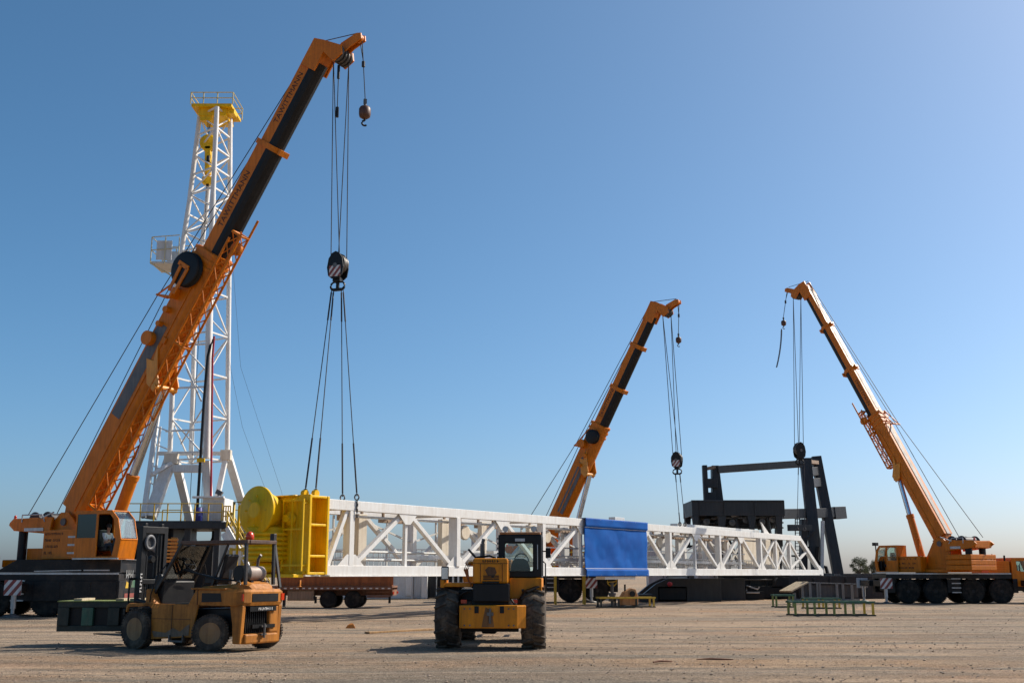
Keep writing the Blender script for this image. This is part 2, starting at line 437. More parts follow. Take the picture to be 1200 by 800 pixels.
# ---- hook blocks
def hook_block(name, label, top, s, rz, stripes=True):
    top = Vector(top); t = thing(name, label, 'crane hook', top-Vector((0, 0, 1.62*s)), rz, 'crane hook blocks')
    z0 = 1.62*s
    pr = [(-.30, -.55), (-.36, -.2), (-.30, .18), (-.16, .40), (0, .48), (.16, .40), (.30, .18), (.36, -.2), (.30, -.55), (.15, -.68), (-.15, -.68)]
    for sd in (-1, 1):
        mb = MB(); mb.prism([(x*s*1.05, z*s+z0-.48*s) for x, z in pr], (0, sd*.22*s, 0), (1, 0, 0), (0, 0, 1), .06*s)
        c = mb.build('cheek_plate', BLACK, t, .01)
        mb = MB(); mb.tube((0, sd*.20*s, z0-.6*s), (0, sd*.30*s, z0-.6*s), .1*s, n=12); mb.build('pin', STEEL, c)
        if stripes:
            yy = -.285*s if sd < 0 else .225*s+.002
            striped_plate(c, (-.26*s if sd < 0 else .26*s, (-.29*s if sd < 0 else .232*s), z0-1.08*s), (1 if sd < 0 else -1, 0, 0), (0, 0, 1), .52*s, .46*s)
    for k in range(3):
        y = (-.13+.13*k)*s; mb = MB()
        mb.lathe((0, y-.05*s, z0-.5*s), (0, 1, 0), [(.36*s, 0), (.40*s, .01*s), (.33*s, .05*s), (.40*s, .09*s), (.36*s, .10*s)], 24)
        mb.build('sheave', STEEL, t)
    mb = MB(); mb.box((0, 0, z0-1.18*s), (.34*s, .30*s, .16*s)); mb.tube((0, 0, z0-1.1*s), (0, 0, z0-1.40*s), .07*s); mb.build('swivel', BLACK, t, .01)
    mb = MB()
    for sd in (-1, 1):
        pts = []; rr = []
        for k in range(10):
            a = -math.pi/2+k/9*R(205)
            pts.append((sd*(.16*s+.16*s*math.cos(a+0)), 0, z0-1.42*s+.16*s*math.sin(a))); rr.append(.062*s*(1-.06*k))
        mb.path(pts, rr, 8)
    mb.tube((0, 0, z0-1.3*s), (0, 0, z0-1.6*s), .075*s); mb.bar((-.18*s, 0, z0-1.58*s), (.18*s, 0, z0-1.58*s), .11*s)
    mb.build('double_hook', BLACK, t)
    return t

def aux_hook(name, label, top, s):
    top = Vector(top); t = thing(name, label, 'crane hook', top-Vector((0, 0, 1.15*s)), .3, 'auxiliary hooks hanging from boom noses')
    z0 = 1.15*s
    mb = MB(); mb.lathe((0, 0, z0-.85*s), (0, 0, 1), [(.10*s, 0), (.22*s, .08*s), (.25*s, .2*s), (.25*s, .42*s), (.2*s, .52*s), (.09*s, .56*s)], 16); mb.build('ball_weight', mat('hook_ball_brown', (.10, .04, .02), .5), t)
    mb = MB(); mb.tube((0, 0, z0-.32*s), (0, 0, z0), .06*s); mb.box((0, 0, z0-.08*s), (.13*s, .1*s, .2*s)); mb.build('rope_socket', STEEL, t)
    mb = MB(); pts = [(.0, 0, z0-.8*s), (0, 0, z0-.93*s)]
    for k in range(9):
        a = math.pi/2+R(28)*k; pts.append((.11*s*math.cos(a), 0, z0-1.04*s+.11*s*math.sin(a)))
    mb.path(pts, .042*s, 8); mb.build('hook', BLACK, t)
    return t

# ---- telescopic truck crane
def crane(label, B, T, S, zd, psi, r0, cs, p):
    """B pivot, T boom head (world); S size of superstructure; zd underside of superstructure; psi carrier heading;
    r0 carrier rear end to slew centre; cs side of the boom the cab is on (+1 left, -1 right); p extras"""
    B = Vector(B); T = Vector(T); d = T-B
    phi = math.atan2(d.y, d.x); hd = Vector((math.cos(phi), math.sin(phi), 0))
    po = -1.3*S
    O = B-hd*po; O.z = 0
    t = thing('truck_crane', label, 'truck crane', O, phi, 'telescopic truck cranes')
    zp = B.z; Lb = d.length; E = math.asin(d.z/Lb)
    ex = Vector((math.cos(E), 0, math.sin(E))); ez = Vector((-math.sin(E), 0, math.cos(E))); ey = Vector((0, 1, 0))
    piv = Vector((po, 0, zp))
    BM = Matrix((ex, ey, ez)).transposed().to_4x4(); BM.translation = piv
    CM = Matrix.Rotation(psi-phi, 4, 'Z') @ Matrix.Translation((-r0, 0, 0))
    rng = random.Random(p.get('seed', 1))
    # --- carrier
    mb = MB(CM); mb.b2(.15, 9.6, -.5, .5, .72, 1.42)
    for a in (.2, 3.85, 7.9): mb.b2(a, a+.55, -1.0, 1.0, .8, 1.45)
    mb.b2(0, 7.65, -1.33, 1.33, 1.46, 1.72)
    for sd in (-1, 1):
        for a0, a1 in ((0, .5), (3.72, 4.5), (7.72, 8.0)):
            mb.b2(a0, a1, sd*.9, sd*1.32, .62, 1.455)
        for a in (1.3, 3.0, 5.25, 7.0):     # fender lips over each wheel
            for k in range(8):
                a0 = math.pi*k/7.; a1 = math.pi*(k+1)/7.
                if k == 7: break
                mb.bar((a-math.cos(a0)*.79, sd*1.1, .70+math.sin(a0)*.78), (a-math.cos(a1)*.79, sd*1.1, .70+math.sin(a1)*.78), .46, .03, (0, 0, 1) if 1 < k < 5 else (1, 0, 0))
    mb.build('chassis', CARR, t, .015)
    mb = MB(CM)
    for sd in (-1, 1): mb.b2(.02, 7.64, sd*1.30, sd*1.345, 1.722, 1.80)
    mb.build('deck_edge', SILVER, t)
    mb = MB(CM); mb.b2(.02, 7.62, -1.29, 1.29, 1.725, 1.765); mb.build('deck_plate', CARR, t)
    for a in (1.3, 3.0, 5.25, 7.0):
        mb = MB(CM); mb.tube((a, -1., .7), (a, 1., .7), .12, n=10); mb.tube((a, -.25, .7), (a, .25, .7), .26, n=14); mb.build('axle', CARR, t)
        for sd in (-1, 1):
            c = CM @ Vector((a, sd*1.12, .71)); ax = (CM.to_3x3() @ Vector((0, 1, 0)))
            wheel(t, c, ax, .72, .44, RUBBER, RIM)
    for sd in (-1, 1):
        for k in range(4):
            mb = MB(CM); mb.b2(3.95, 4.5, sd*1.325, sd*1.40, .62+.27*k, .68+.27*k); mb.build('step', SILVER, t)
    mb = MB(CM); mb.b2(6.3, 7.6, -1.28, 1.28, 1.77, 2.52)
    for sd in (-1, 1):
        for k in range(4): mb.b2(6.45, 7.45, sd*1.28, sd*1.30, 1.9+.14*k, 1.95+.14*k)
    mb.build('engine_hood', ORANGE, t, .03)
    mb = MB(CM)
    for a, b in ((6.35, .9), (7.45, .9), (6.35, -.9), (7.45, -1.)): mb.tube((a, b, 2.52), (a, b, 2.86), .06, n=8)
    mb.tube((7.45, .9, 2.86), (7.55, .9, 2.93), .07, n=8)
    mb.build('exhaust_stack', BLACK, t)
    if p.get('body'):
        e_, top_ = p['body']; mb = MB(CM)
        mb.b2(-.05, e_, -1.36, 1.36, .62, 1.46); mb.b2(-.05, e_, -1.34, 1.34, 1.81, top_)
        mb.prism([(e_, 1.81), (e_+.9, 1.81), (e_, top_)], (0, 1.3, 0), (1, 0, 0), (0, 0, 1), 2.6)
        for sd in (-1, 1):
            for a in (.05, 1.15, 2.45, 3.6): mb.b2(a, a+.05, sd*1.36, sd*1.385, .66, 1.44)
        bd_ = mb.build('body_panel', CARR, t, .015)
        mb = MB(CM)
        for sd in (-1, 1): mb.bar((.4, sd*1.37, 1.9), (1.5, sd*1.37, 1.9), .03, .05); mb.bar((1.6, sd*1.37, 1.9), (3.6, sd*1.37, 1.86), .02, .04)
        mb.b2(-.2, .5, -1.2, 1.2, top_+.002, top_+.02); mb.build('trim_strip', SILVER, bd_)
        # rear plate with emblem and signs
        q = CM.to_3x3(); ry = q @ Vector((0, -1, 0)); o0 = CM @ Vector((-.06, .62, .95))
        mb = MB(); marks(mb, o0+Vector((0, 0, .62)), ry, (0, 0, 1), 4, .34, .27, rng); mb.build('lettering', CONC, bd_)
        mb = MB(); nn = ry.cross(Vector((0, 0, 1))); mb.prism([(.0, .2), (.62, .2), (.5, .52), (.3, .42), (.12, .5)], o0+nn*.001, ry, (0, 0, 1), .004); mb.prism([(.7, .22), (1.2, .22), (1.2, .56), (.85, .5)], o0+nn*.001, ry, (0, 0, 1), .004, 1); mb.build('emblem', [YELP, GREEN], bd_)
        mb = MB(); mb.prism([(-.05, -.2), (1.15, -.2), (1.15, -.02), (-.05, -.02)], o0+nn*.001, ry, (0, 0, 1), .004); mb.build('rear_reflector', REDS, bd_)
    # driver cab of the carrier, hollow with glass
    o = [(7.72, 1.0), (9.75, 1.0), (9.9, 1.75), (9.55, 2.72), (7.72, 2.72)]
    i = [(8.02, 1.95), (9.25, 1.72), (9.62, 1.9), (9.38, 2.52), (8.02, 2.52)]
    cabm = MB(CM)
    for y in (-1.3, 1.25): cabm.ring(o, i, (0, y+.05, 0), (1, 0, 0), (0, 0, 1), .05)
    cabm.b2(7.72, 7.78, -1.25, 1.25, 1.0, 2.72); cabm.b2(7.78, 9.5, -1.25, 1.25, 2.66, 2.72); cabm.b2(7.78, 9.74, -1.25, 1.25, 1.0, 1.06)
    cabm.prism([(9.70, 1.0), (9.75, 1.0), (9.9, 1.75), (9.85, 1.75)], (0, 1.25, 0), (1, 0, 0), (0, 0, 1), 2.5)
    dc = cabm.build('driver_cab', ORANGE, t, .02)
    mb = MB(CM)
    for y in (-1.28, 1.27): mb.prism(i, (0, y+.01, 0), (1, 0, 0), (0, 0, 1), .012)
    mb.prism([(9.86, 1.75), (9.885, 1.75), (9.54, 2.66), (9.515, 2.66)], (0, 1.22, 0), (1, 0, 0), (0, 0, 1), 2.44)
    mb.build('window', GLASS, dc)
    mb = MB(CM)
    for y in (-.7, .7): mb.b2(8.2, 8.7, y-.28, y+.28, 1.2, 1.6); mb.b2(8.1, 8.25, y-.28, y+.28, 1.55, 2.3)
    mb.build('seat', SEAT, dc, .05)
    mb = MB(CM)
    for y in (-1.38, 1.38): mb.b2(9.35, 9.42, y-.05, y+.05, 1.85, 2.3); mb.bar((9.4, y*.94, 2.4), (9.4, y, 2.2), .03)
    mb.build('mirror', BLACK, dc)
    mb = MB(CM); mb.lathe((9.0, -.8, 2.72), (0, 0, 1), [(.07, 0), (.07, .14), (.02, .18)], 10); mb.build('beacon', REDL, dc)
    mb = MB(CM); mb.b2(9.4, 9.95, -1.3, 1.3, .62, .98); mb.build('bumper', CARR, t, .03)
    for a, sd, ext in p['outriggers']:
        mb = MB(CM); mb.b2(a-.16, a+.16, sd*.4, sd*ext, 1.02, 1.36); ob = mb.build('outrigger', CARR, t, .01)
        mb = MB(CM); mb.tube((a, sd*(ext-.16), 1.0), (a, sd*(ext-.16), .34), .11, n=12); mb.tube((a, sd*(ext-.16), .4), (a, sd*(ext-.16), .1), .075, n=12); mb.build('jack', SILVER, ob)
        mb = MB(CM); mb.lathe((a, sd*(ext-.16), .0), (0, 0, 1), [(.34, 0), (.34, .06), (.16, .10), (.1, .14)], 16); mb.b2(a-.5, a+.5, sd*(ext-.16)-.4, sd*(ext-.16)+.4, -.02, .02); mb.build('foot_pad', STEEL, ob)
        q = CM.to_3x3(); axx = q @ Vector((1, 0, 0)) if sd < 0 else q @ Vector((-1, 0, 0))
        striped_plate(ob, CM @ Vector((a-.36*(1 if sd < 0 else -1), sd*(ext+.03), .88)), axx, (0, 0, 1), .72, .62)
    # --- superstructure (x along the boom)
    mb = MB(); mb.tube((0, 0, 1.72), (0, 0, zd+.01), .95, n=28); mb.build('slew_ring', BLACK, t)
    Lr, Lf, hh, cw0, cw1 = p['rear'], p['front'], p['house_h'], p['cw0'], p['cw1']
    mb = MB(); mb.b2(po-Lr*.75, po+p.get('frame_f', Lf-.3), -.62, .62, zd, zd+.5)
    mb.b2(po-.9, po+p.get('frame_f', Lf-1.0)-.3, -1.0, 1.0, zd, zd+.18)
    for sd in (-1, 1):
        mb.prism([(po-.9*S, zd+.4), (po+1.5*S, zd+.4), (po+.55*S, zp+.1), (po+.2*S, zp+.42*S), (po-.25*S, zp+.42*S), (po-.7*S, zp)], (0, sd*.66*S+.045, 0), (1, 0, 0), (0, 0, 1), .09)
    mb.build('slew_frame', ORANGE, t, .015)
    mb = MB(); mb.tube((po, -.78*S, zp), (po, .78*S, zp), .16, n=14); mb.build('pivot_pin', STEEL, t)
    # rear winch arm with rounded end
    mb = MB(); za, zb = zp-.40*S, zp+.22*S
    mb.prism([(po-Lr+.2, za+.05), (po-.6, za-.12), (po-.45, zb), (po-Lr+.1, zb-.03), (po-Lr-.12, zb-.2), (po-Lr-.16, za+.3)], (0, .95, 0), (1, 0, 0), (0, 0, 1), .12)
    mb.prism([(po-Lr+.2, za+.05), (po-.6, za-.12), (po-.45, zb), (po-Lr+.1, zb-.03), (po-Lr-.12, zb-.2), (po-Lr-.16, za+.3)], (0, -.83, 0), (1, 0, 0), (0, 0, 1), .12)
    mb.b2(po-Lr+.0, po-Lr+.9, -.83, .83, za+.06, zb-.06); mb.b2(po-Lr+.9, po-.6, -.83, .83, za, za+.14)
    mb.build('winch_arm', ORANGE, t, .03)
    for x in (po-Lr*.62, po-Lr*.36):
        mb = MB(); mb.lathe((x, -.7, zb-.08), (0, 1, 0), [(.34, 0), (.34, .06), (.25, .07)]+[(.25+(.02 if k % 2 else 0), .07+1.26*k/30) for k in range(31)]+[(.34, 1.34), (.34, 1.4)], 20)
        mb.build('winch', ROPE, t)
    mb = MB()
    mb.path([(po-Lr+.7, cs*.97, zb+.12), (po-1.1, cs*.97, zb+.12), (po-.9, cs*.97, zb-.2)], .03, 6)
    mb.path([(po-Lr+.7, cs*.97, zb-.2), (po-Lr+.7, cs*.97, zb+.12)], .03, 6)
    mb.bar((po-1.1, cs*1.0, zb-.05), (po-.35, cs*1.0, zb+.2), .06, .05)
    mb.build('handrail', SILVER, t)
    mb = MB(); mb.b2(po-Lr+.9, po-.95, cs*.955, cs*.985, za+.02, za+.16); mb.build('walkway_edge', SILVER, t)
    mb = MB(); mb.lathe((po-Lr+.05, cs*.8, zb-.03), (0, 0, 1), [(.06, 0), (.06, .12), (.02, .16)], 10); mb.build('marker_lamp', REDL, t)
    mb = MB()
    nsl = max(1, round((cw1-cw0)/.36)); hs = (cw1-cw0)/nsl
    for k in range(nsl): mb.b2(po-Lr+.05, po-Lr+1.75, -1.3, 1.3, cw0+k*hs+.01, cw0+(k+1)*hs-.01)
    mb.build('counterweight', ORANGE, t, .04)
    if cw1 < za-.1:
        mb = MB()
        for sd in (-1, 1): mb.tube((po-Lr+.55, sd*.7, cw1-.02), (po-Lr+.55, sd*.7, za+.1), .2, n=14)
        mb.build('lifting_cylinder', BLACK, t)
    # machinery house
    hx0, hx1 = p['house']; mb = MB()
    mb.b2(po+hx0, po+hx1, cs*.7, cs*1.36, zd, zd+hh); mb.b2(po+hx0, po+hx1*.8, -cs*.7, -cs*1.3, zd, zd+hh*.9)
    hz = mb.build('machinery_house', ORANGE, t, .03)
    mb = MB(); xx = hx1-.62 if p.get('vents', True) else None
    if xx is not None:
        for k in range(3): mb.b2(po+xx, po+xx+.42, cs*1.36, cs*1.375, zd+.22+.34*k, zd+.30+.34*k)
        mb.build('vent', SILVER, hz)
    mb = MB(); ax = Vector((1, 0, 0)) if cs < 0 else Vector((-1, 0, 0))
    for k in range(4 if p.get('vents', True) else 3):
        ox = po+hx0+.12 if cs < 0 else po+hx1-.25
        marks(mb, (ox, cs*1.362, zd+hh-.22-.27*k), ax, (0, 0, 1), 11+rng.randint(-2, 2) if p.get('vents', True) else 18, .11, .085 if p.get('vents', True) else .1, rng)
    mb.build('lettering', BLACK, hz)
    # operator cab
    cx, cl, ch, y0 = po+p['cab'][0], p['cab'][1], p['cab'][2], p['cab'][3]
    ylo, yhi = (cs*y0, cs*(y0+.95)); ya, yb = min(ylo, yhi), max(ylo, yhi)
    zc = zd+.02
    o = [(0, 0), (cl*.97, 0), (cl*1.02, ch*.38), (cl*.93, ch*.82), (cl*.78, ch), (0, ch)]
    o2 = [(x+cx, z+zc) for x, z in o]
    mid = cl*.47
    # near and far sides: rear half with dark window, front half an open door frame
    mb = MB()
    for y in (ya, yb-.05):
        mb.ring([(cx, zc), (cx+mid, zc), (cx+mid, zc+ch), (cx, zc+ch)], [(cx+.07, zc+ch*.43), (cx+mid-.05, zc+ch*.43), (cx+mid-.05, zc+ch*.93), (cx+.07, zc+ch*.93)], (0, y+.05, 0), (1, 0, 0), (0, 0, 1), .05)
        mb.ring([(cx+mid, zc), (cx+cl*.97, zc), (cx+cl*1.02, zc+ch*.38), (cx+cl*.93, zc+ch*.82), (cx+cl*.78, zc+ch), (cx+mid, zc+ch)],
                [(cx+mid+.05, zc+.08), (cx+cl*.84, zc+.08), (cx+cl*.90, zc+ch*.38), (cx+cl*.84, zc+ch*.80), (cx+cl*.74, zc+ch*.92), (cx+mid+.05, zc+ch*.92)], (0, y+.05, 0), (1, 0, 0), (0, 0, 1), .05)
    mb.b2(cx, cx+.05, ya+.05, yb-.05, zc, zc+ch); mb.b2(cx+.05, cx+cl*.78, ya+.05, yb-.05, zc+ch-.06, zc+ch-.004); mb.b2(cx+.05, cx+cl*.96, ya+.05, yb-.05, zc, zc+.06)
    # lower front panel
    mb.prism([(cl*.95, 0), (cl*.97, 0), (cl*1.02, ch*.38), (cl*1.0, ch*.38)], (cx, yb-.05, zc), (1, 0, 0), (0, 0, 1), yb-ya-.1)
    mb.bar((cx+cl*1.015, ya, zc+ch*.39), (cx+cl*1.015, yb, zc+ch*.39), .06)
    cabo = mb.build('operator_cab', ORANGE, t, .012)
    mb = MB()
    for y in (ya+.02, yb-.03): mb.prism([(.07, ch*.43), (mid-.05, ch*.43), (mid-.05, ch*.93), (.07, ch*.93)], (cx, y+.01, zc), (1, 0, 0), (0, 0, 1), .01)
    mb.build('side_window', DGLASS if p.get('dark_cab', True) else GLASS, cabo)
    mb = MB(); mb.prism([(cl*1.0, ch*.42), (cl*1.013, ch*.42), (cl*.92, ch*.82), (cl*.79, ch*.97), (cl*.775, ch*.96), (cl*.905, ch*.815)], (cx, yb-.06, zc), (1, 0, 0), (0, 0, 1), yb-ya-.12)
    yf = ya+.02 if cs > 0 else yb-.03
    mb.prism([(mid+.05, .08), (cl*.84, .08), (cl*.90, ch*.38), (cl*.84, ch*.80), (cl*.74, ch*.92), (mid+.05, ch*.92)], (cx, yf+.01, zc), (1, 0, 0), (0, 0, 1), .01)
    mb.build('windscreen', GLASS, cabo)
    mb = MB(); ym = (ya+yb)/2
    mb.b2(cx+mid-.1, cx+mid+.42, ym-.26, ym+.26, zc+.3, zc+.5); mb.b2(cx+mid-.22, cx+mid-.08, ym-.25, ym+.25, zc+.45, zc+1.2)
    mb.build('seat', SEAT, cabo, .05)
    mb = MB(); mb.b2(cx+cl*.78, cx+cl*.9, ym-.3, ym+.3, zc+.06, zc+ch*.42); mb.tube((cx+mid+.3, ym+.33, zc+.3), (cx+mid+.36, ym+.33, zc+.85), .025); mb.build('console', BLACK, cabo, .02)
    mb = MB(); mb.b2(cx-.02, cx+cl, cs*(y0+.955), cs*(y0+1.0), zc-.04, zc+.02); mb.build('door_sill', SILVER, cabo)
    if p.get('driver'):
        person_seated((cx+mid+.14, ym, zc+.52), t, phi)
    if p.get('lamp_post'):
        lx = po+Lf-.05; mb = MB(); mb.tube((lx, cs*.9, zd+.5), (lx+.04, cs*.9, zd+1.7), .035, n=8); mb.box((lx+.05, cs*.9, zd+1.78), (.26, .3, .2)); mb.build('lamp_post', BLACK, t)
        mb = MB(); mb.prism([(po+hx1-.2, zd), (po+Lf+.02, zd), (po+Lf-.1, zd+.6), (po+Lf-.4, zd+1.0), (po+hx1-.2, zd+1.0)], (0, cs*.7+.3, 0), (1, 0, 0), (0, 0, 1), .6); mb.build('front_hood', ORANGE, t, .05)
    # --- boom
    W, Hh = p['W'], p['Hb']
    def prof(w, h):
        pts = [(-.5, .5), (.5, .5), (.5, -.02), (.47, -.2), (.38, -.36), (.22, -.46), (0, -.5), (-.22, -.46), (-.38, -.36), (-.47, -.2), (-.5, -.02)]
        return [(y*w, z*h) for y, z in pts]
    def section(s0, s1, w, h, two):
        mb = MB(BM); pr = prof(w, h); n = len(pr)
        vs = [(s0, y, z) for y, z in pr]+[(s1, y, z) for y, z in pr]
        for k in range(n):
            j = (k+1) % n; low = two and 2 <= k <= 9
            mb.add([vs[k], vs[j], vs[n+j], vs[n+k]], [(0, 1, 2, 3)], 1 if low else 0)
        mb.add(vs[:n], [tuple(range(n))], 0); mb.add(vs[n:], [tuple(range(n))], 0)
        return mb
    ts = p['stops']       # fractions of the boom where sections end
    s_base = ts[0]*Lb
    mb = section(.5*S, s_base, W, Hh, False)
    mb.prism([(-.5*S, -.15), (-.2*S, -.4*S), (.6*S, -Hh*.5), (.6*S, Hh*.5), (-.2*S, .35*S), (-.5*S, .15)], (0, -W*.36, 0), (1, 0, 0), (0, 0, 1), -W*.72)
    base = mb.build('boom_base', ORANGE, t, .01)
    if p.get('panel'):
        a0, a1, z0, z1 = p['panel']; mb = MB(BM)
        mb.b2(a0*Lb, a1*Lb, cs*(W/2+.002), cs*(W/2+.010), z0*Hh, z1*Hh); mb.build('painted_panel', p.get('panel_mat', GREYP), base)
    mb = MB(BM)
    for k in range(3):
        s = s_base-.10-.33*k
        pr = prof(W*1.10, Hh*1.10); mb.loft([[(s-.07, y, z) for y, z in pr], [(s+.07, y, z) for y, z in pr]])
    mb.build('boom_collar', ORANGE, t, .01)
    w, h = W*p.get('tk', .80), Hh*p.get('tk', .80); last = s_base; n = len(ts)
    tele = []
    for k, e in enumerate(list(ts[1:])+[1.0]):
        s1 = e*Lb
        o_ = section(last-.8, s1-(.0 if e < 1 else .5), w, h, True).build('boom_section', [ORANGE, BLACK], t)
        tele.append((o_, last, s1, w, h))
        if e < 1:
            mb = MB(BM); pr = prof(w*1.14, h*1.12)
            mb.loft([[(s1-.12, y, z) for y, z in pr], [(s1+.12, y, z) for y, z in pr]])
            mb.box((s1, 0, h*.62), (.2, w*.5, .16)); mb.box((s1, 0, -h*.62), (.26, w*.7, .12))
            mb.build('boom_collar', ORANGE, t, .01)
        last = s1; w *= .9; h *= .9
    for o_, s0, s1, w_, h_ in tele[:p.get('ntext', 2)]:
        # lettering along the flank facing the cab side
        L_ = s1-s0; org = Vector((s0+L_*p.get('tx', .18), cs*(w_/2+.003), h_*.10))
        if cs < 0: axx, ayy = Vector((1, 0, 0)), Vector((0, 0, 1))
        else: axx, ayy = Vector((-1, 0, 0)), Vector((0, 0, 1)); org.x = s0+L_*.75
        sz = h_*.36
        text_part('lettering', 'TAWITTMANN', sz, BM @ frame_m(org, axx, ayy), LETTER, o_)
    # head and noses, built level with the ground
    tip = piv+ex*Lb
    hw = w*.62
    mb = MB()
    for sd in (-1, 1):
        pl = [tip-ex*.9+ez*.42*S, tip+ex*.35+ez*.42*S, tip+ex*.45-ez*.1, tip+Vector((1.25*S, 0, -.12*S)), tip+Vector((1.3*S, 0, -.5*S)), tip+Vector((.85*S, 0, -.78*S)), tip-ez*.42*S, tip-ex*.9-ez*.42*S]
        a = [q+Vector((0, sd*hw-.04, 0)) for q in pl]; b = [q+Vector((0, sd*hw+.04, 0)) for q in pl]
        mb.loft([a, b])
    mb.box(tip-ex*.4, (1.0, hw*2, .7*S), Matrix((ex, ey, ez)).transposed())
    mb.bar(tip+ez*.3, tip+Vector((.9*S, 0, -.05)), hw*1.6, .12)
    bh = mb.build('boom_head', ORANGE, t, .015)
    mb = MB()
    for k in range(4):
        y = (-.75+.5*k)*hw
        mb.lathe(tip+Vector((.95*S, y-.04, -.38*S)), (0, 1, 0), [(.34*S, 0), (.37*S, .01), (.30*S, .04), (.37*S, .07), (.34*S, .08)], 20)
    mb.build('sheave', STEEL, bh)
    mb = MB()
    for sd in (-1, 1):
        pl = [tip+Vector((.8*S, 0, -.15*S)), tip+Vector((1.05*S, 0, .14*S)), tip+Vector((1.8*S, 0, .42*S)), tip+Vector((2.05*S, 0, .38*S)), tip+Vector((2.08*S, 0, .12*S)), tip+Vector((1.5*S, 0, -.12*S)), tip+Vector((1.1*S, 0, -.4*S))]
        mb.loft([[q+Vector((0, sd*.15-.03, 0)) for q in pl], [q+Vector((0, sd*.15+.03, 0)) for q in pl]])
    mb.lathe(tip+Vector((1.85*S, -.06, .22*S)), (0, 1, 0), [(.2*S, 0), (.2*S, .12)], 18)
    mb.bar(tip+Vector((1.0*S, 0, -.1*S)), tip+Vector((1.7*S, 0, .2*S)), .24, .16)
    mb.build('boom_nose', ORANGE, bh, .01)
    mb = MB(); mb.path([tip+ex*.3+ez*.55*S, tip+Vector((1.8*S, 0, .5*S))], .02, 5); mb.build('stay', ROPE, bh)
    if p.get('glare_top'):  # pale strips along the boom top stand in for sun glare
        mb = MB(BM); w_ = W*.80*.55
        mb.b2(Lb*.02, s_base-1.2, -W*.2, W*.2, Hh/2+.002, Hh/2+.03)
        mb.build('glare_strip', GLARE, base)
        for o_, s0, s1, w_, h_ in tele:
            mb = MB(BM); mb.b2(s0+.3, s1-.3, -w_*.2, w_*.2, h_/2+.002, h_/2+.02); mb.build('glare_strip', GLARE, o_)
    # luffing cylinder
    tc = p['cyl_t']*Lb; top = piv+ex*tc-ez*(Hh*.62); bot = Vector((po+2.0*S, 0, zp-1.05*S))
    mid_ = bot+(top-bot)*p.get('cyl_split', .52)
    mb = MB(); mb.tube(bot, mid_, .26*S, n=18); mb.tube(bot-Vector((0, .34*S, 0)), bot+Vector((0, .34*S, 0)), .2*S, n=14); mb.tube(mid_-(top-bot).normalized()*.2, mid_, .29*S, n=18)
    mb.path([bot+(mid_-bot)*.1+Vector((.0, cs*.25*S, .0)), bot+(mid_-bot)*.3+Vector((-.28*S, cs*.25*S, 0)), bot+(mid_-bot)*.45+Vector((-.28*S, cs*.22*S, 0)), bot+(mid_-bot)*.5+Vector((0, cs*.2*S, 0))], .05*S, 6)
    cy = mb.build('luffing_cylinder', ORANGE, t)
    mb = MB(); mb.tube(mid_, top, .19*S, n=18); mb.build('piston_rod', CHROME, cy)
    mb = MB(BM)
    for sd in (-1, 1):
        mb.prism([(tc-.2, -Hh*.68), (tc+.25, -Hh*.72), (tc+.6, -Hh*.45), (tc+1.6*S, Hh*.02), (tc+.9*S, -Hh*.12), (tc+.8*S, Hh*.18), (tc-.1, -Hh*.3)], (0, sd*(W/2+.04)+.03, 0), (1, 0, 0), (0, 0, 1), .06)
    mb.tube((tc, -W*.6, -Hh*.62), (tc, W*.6, -Hh*.62), .13*S, n=12)
    mb.build('cylinder_bracket', ORANGE2, base, .01)
    mb = MB(BM); mb.b2(.62*S, s_base-1.2, cs*(W/2+.002), cs*(W/2+.03), -Hh*.08, -Hh*.02); mb.build('boom_rib', ORANGE, base)
    # hose reel
    if p.get('reel_t'):
        sr, rr, zr = p['reel_t']*Lb, p['reel_r'], p.get('reel_z', .1)
        mb = MB(BM); mb.lathe((sr, cs*(W/2+.06), zr), (0, cs, 0), [(rr*.9, 0), (rr, .02), (rr, .05), (rr*.4, .06), (rr*.4, .26), (rr, .27), (rr, .30), (rr*.9, .32), (.12, .33)], 32)
        rl = mb.build('hose_reel', BLACK, t)
        mb = MB(BM); y = cs*(W/2+.42)
        for sd in (-1, 1): mb.bar((sr-rr*1.5, y, zr+sd*.16), (sr+rr*.15, y, zr+sd*.22), .06, .16, (0, 0, 1))
        mb.bar((sr+rr*.15, y, zr-.24), (sr+rr*.15, y, zr+.42), .06, .2, (1, 0, 0)); mb.bar((sr-rr*1.5, cs*W/2, zr), (sr-rr*1.5, y, zr), .5, .12, (0, 0, 1))
        if p.get('reel_bracket', True): mb.build('bracket', ORANGE, rl, .01)
        mb = MB(BM)
        for q in (.3, .8): mb.tube((sr-rr*2-q*1.4, cs*(W/2), zr+.05), (sr-rr*2-q*1.4, cs*(W/2+.25), zr+.05), .16-.05*q, n=14)
        mb.tube((p['cyl_t']*Lb+1.6, cs*W/2, Hh*.42), (p['cyl_t']*Lb+1.6, cs*(W/2+.3), Hh*.42), .32*S, n=16)
        mb.box((p['cyl_t']*Lb+1.9, cs*(W/2+.04), -Hh*.1), (.28, .08, .24))
        mb.build('deflection_sheave', ORANGE, base, .01)
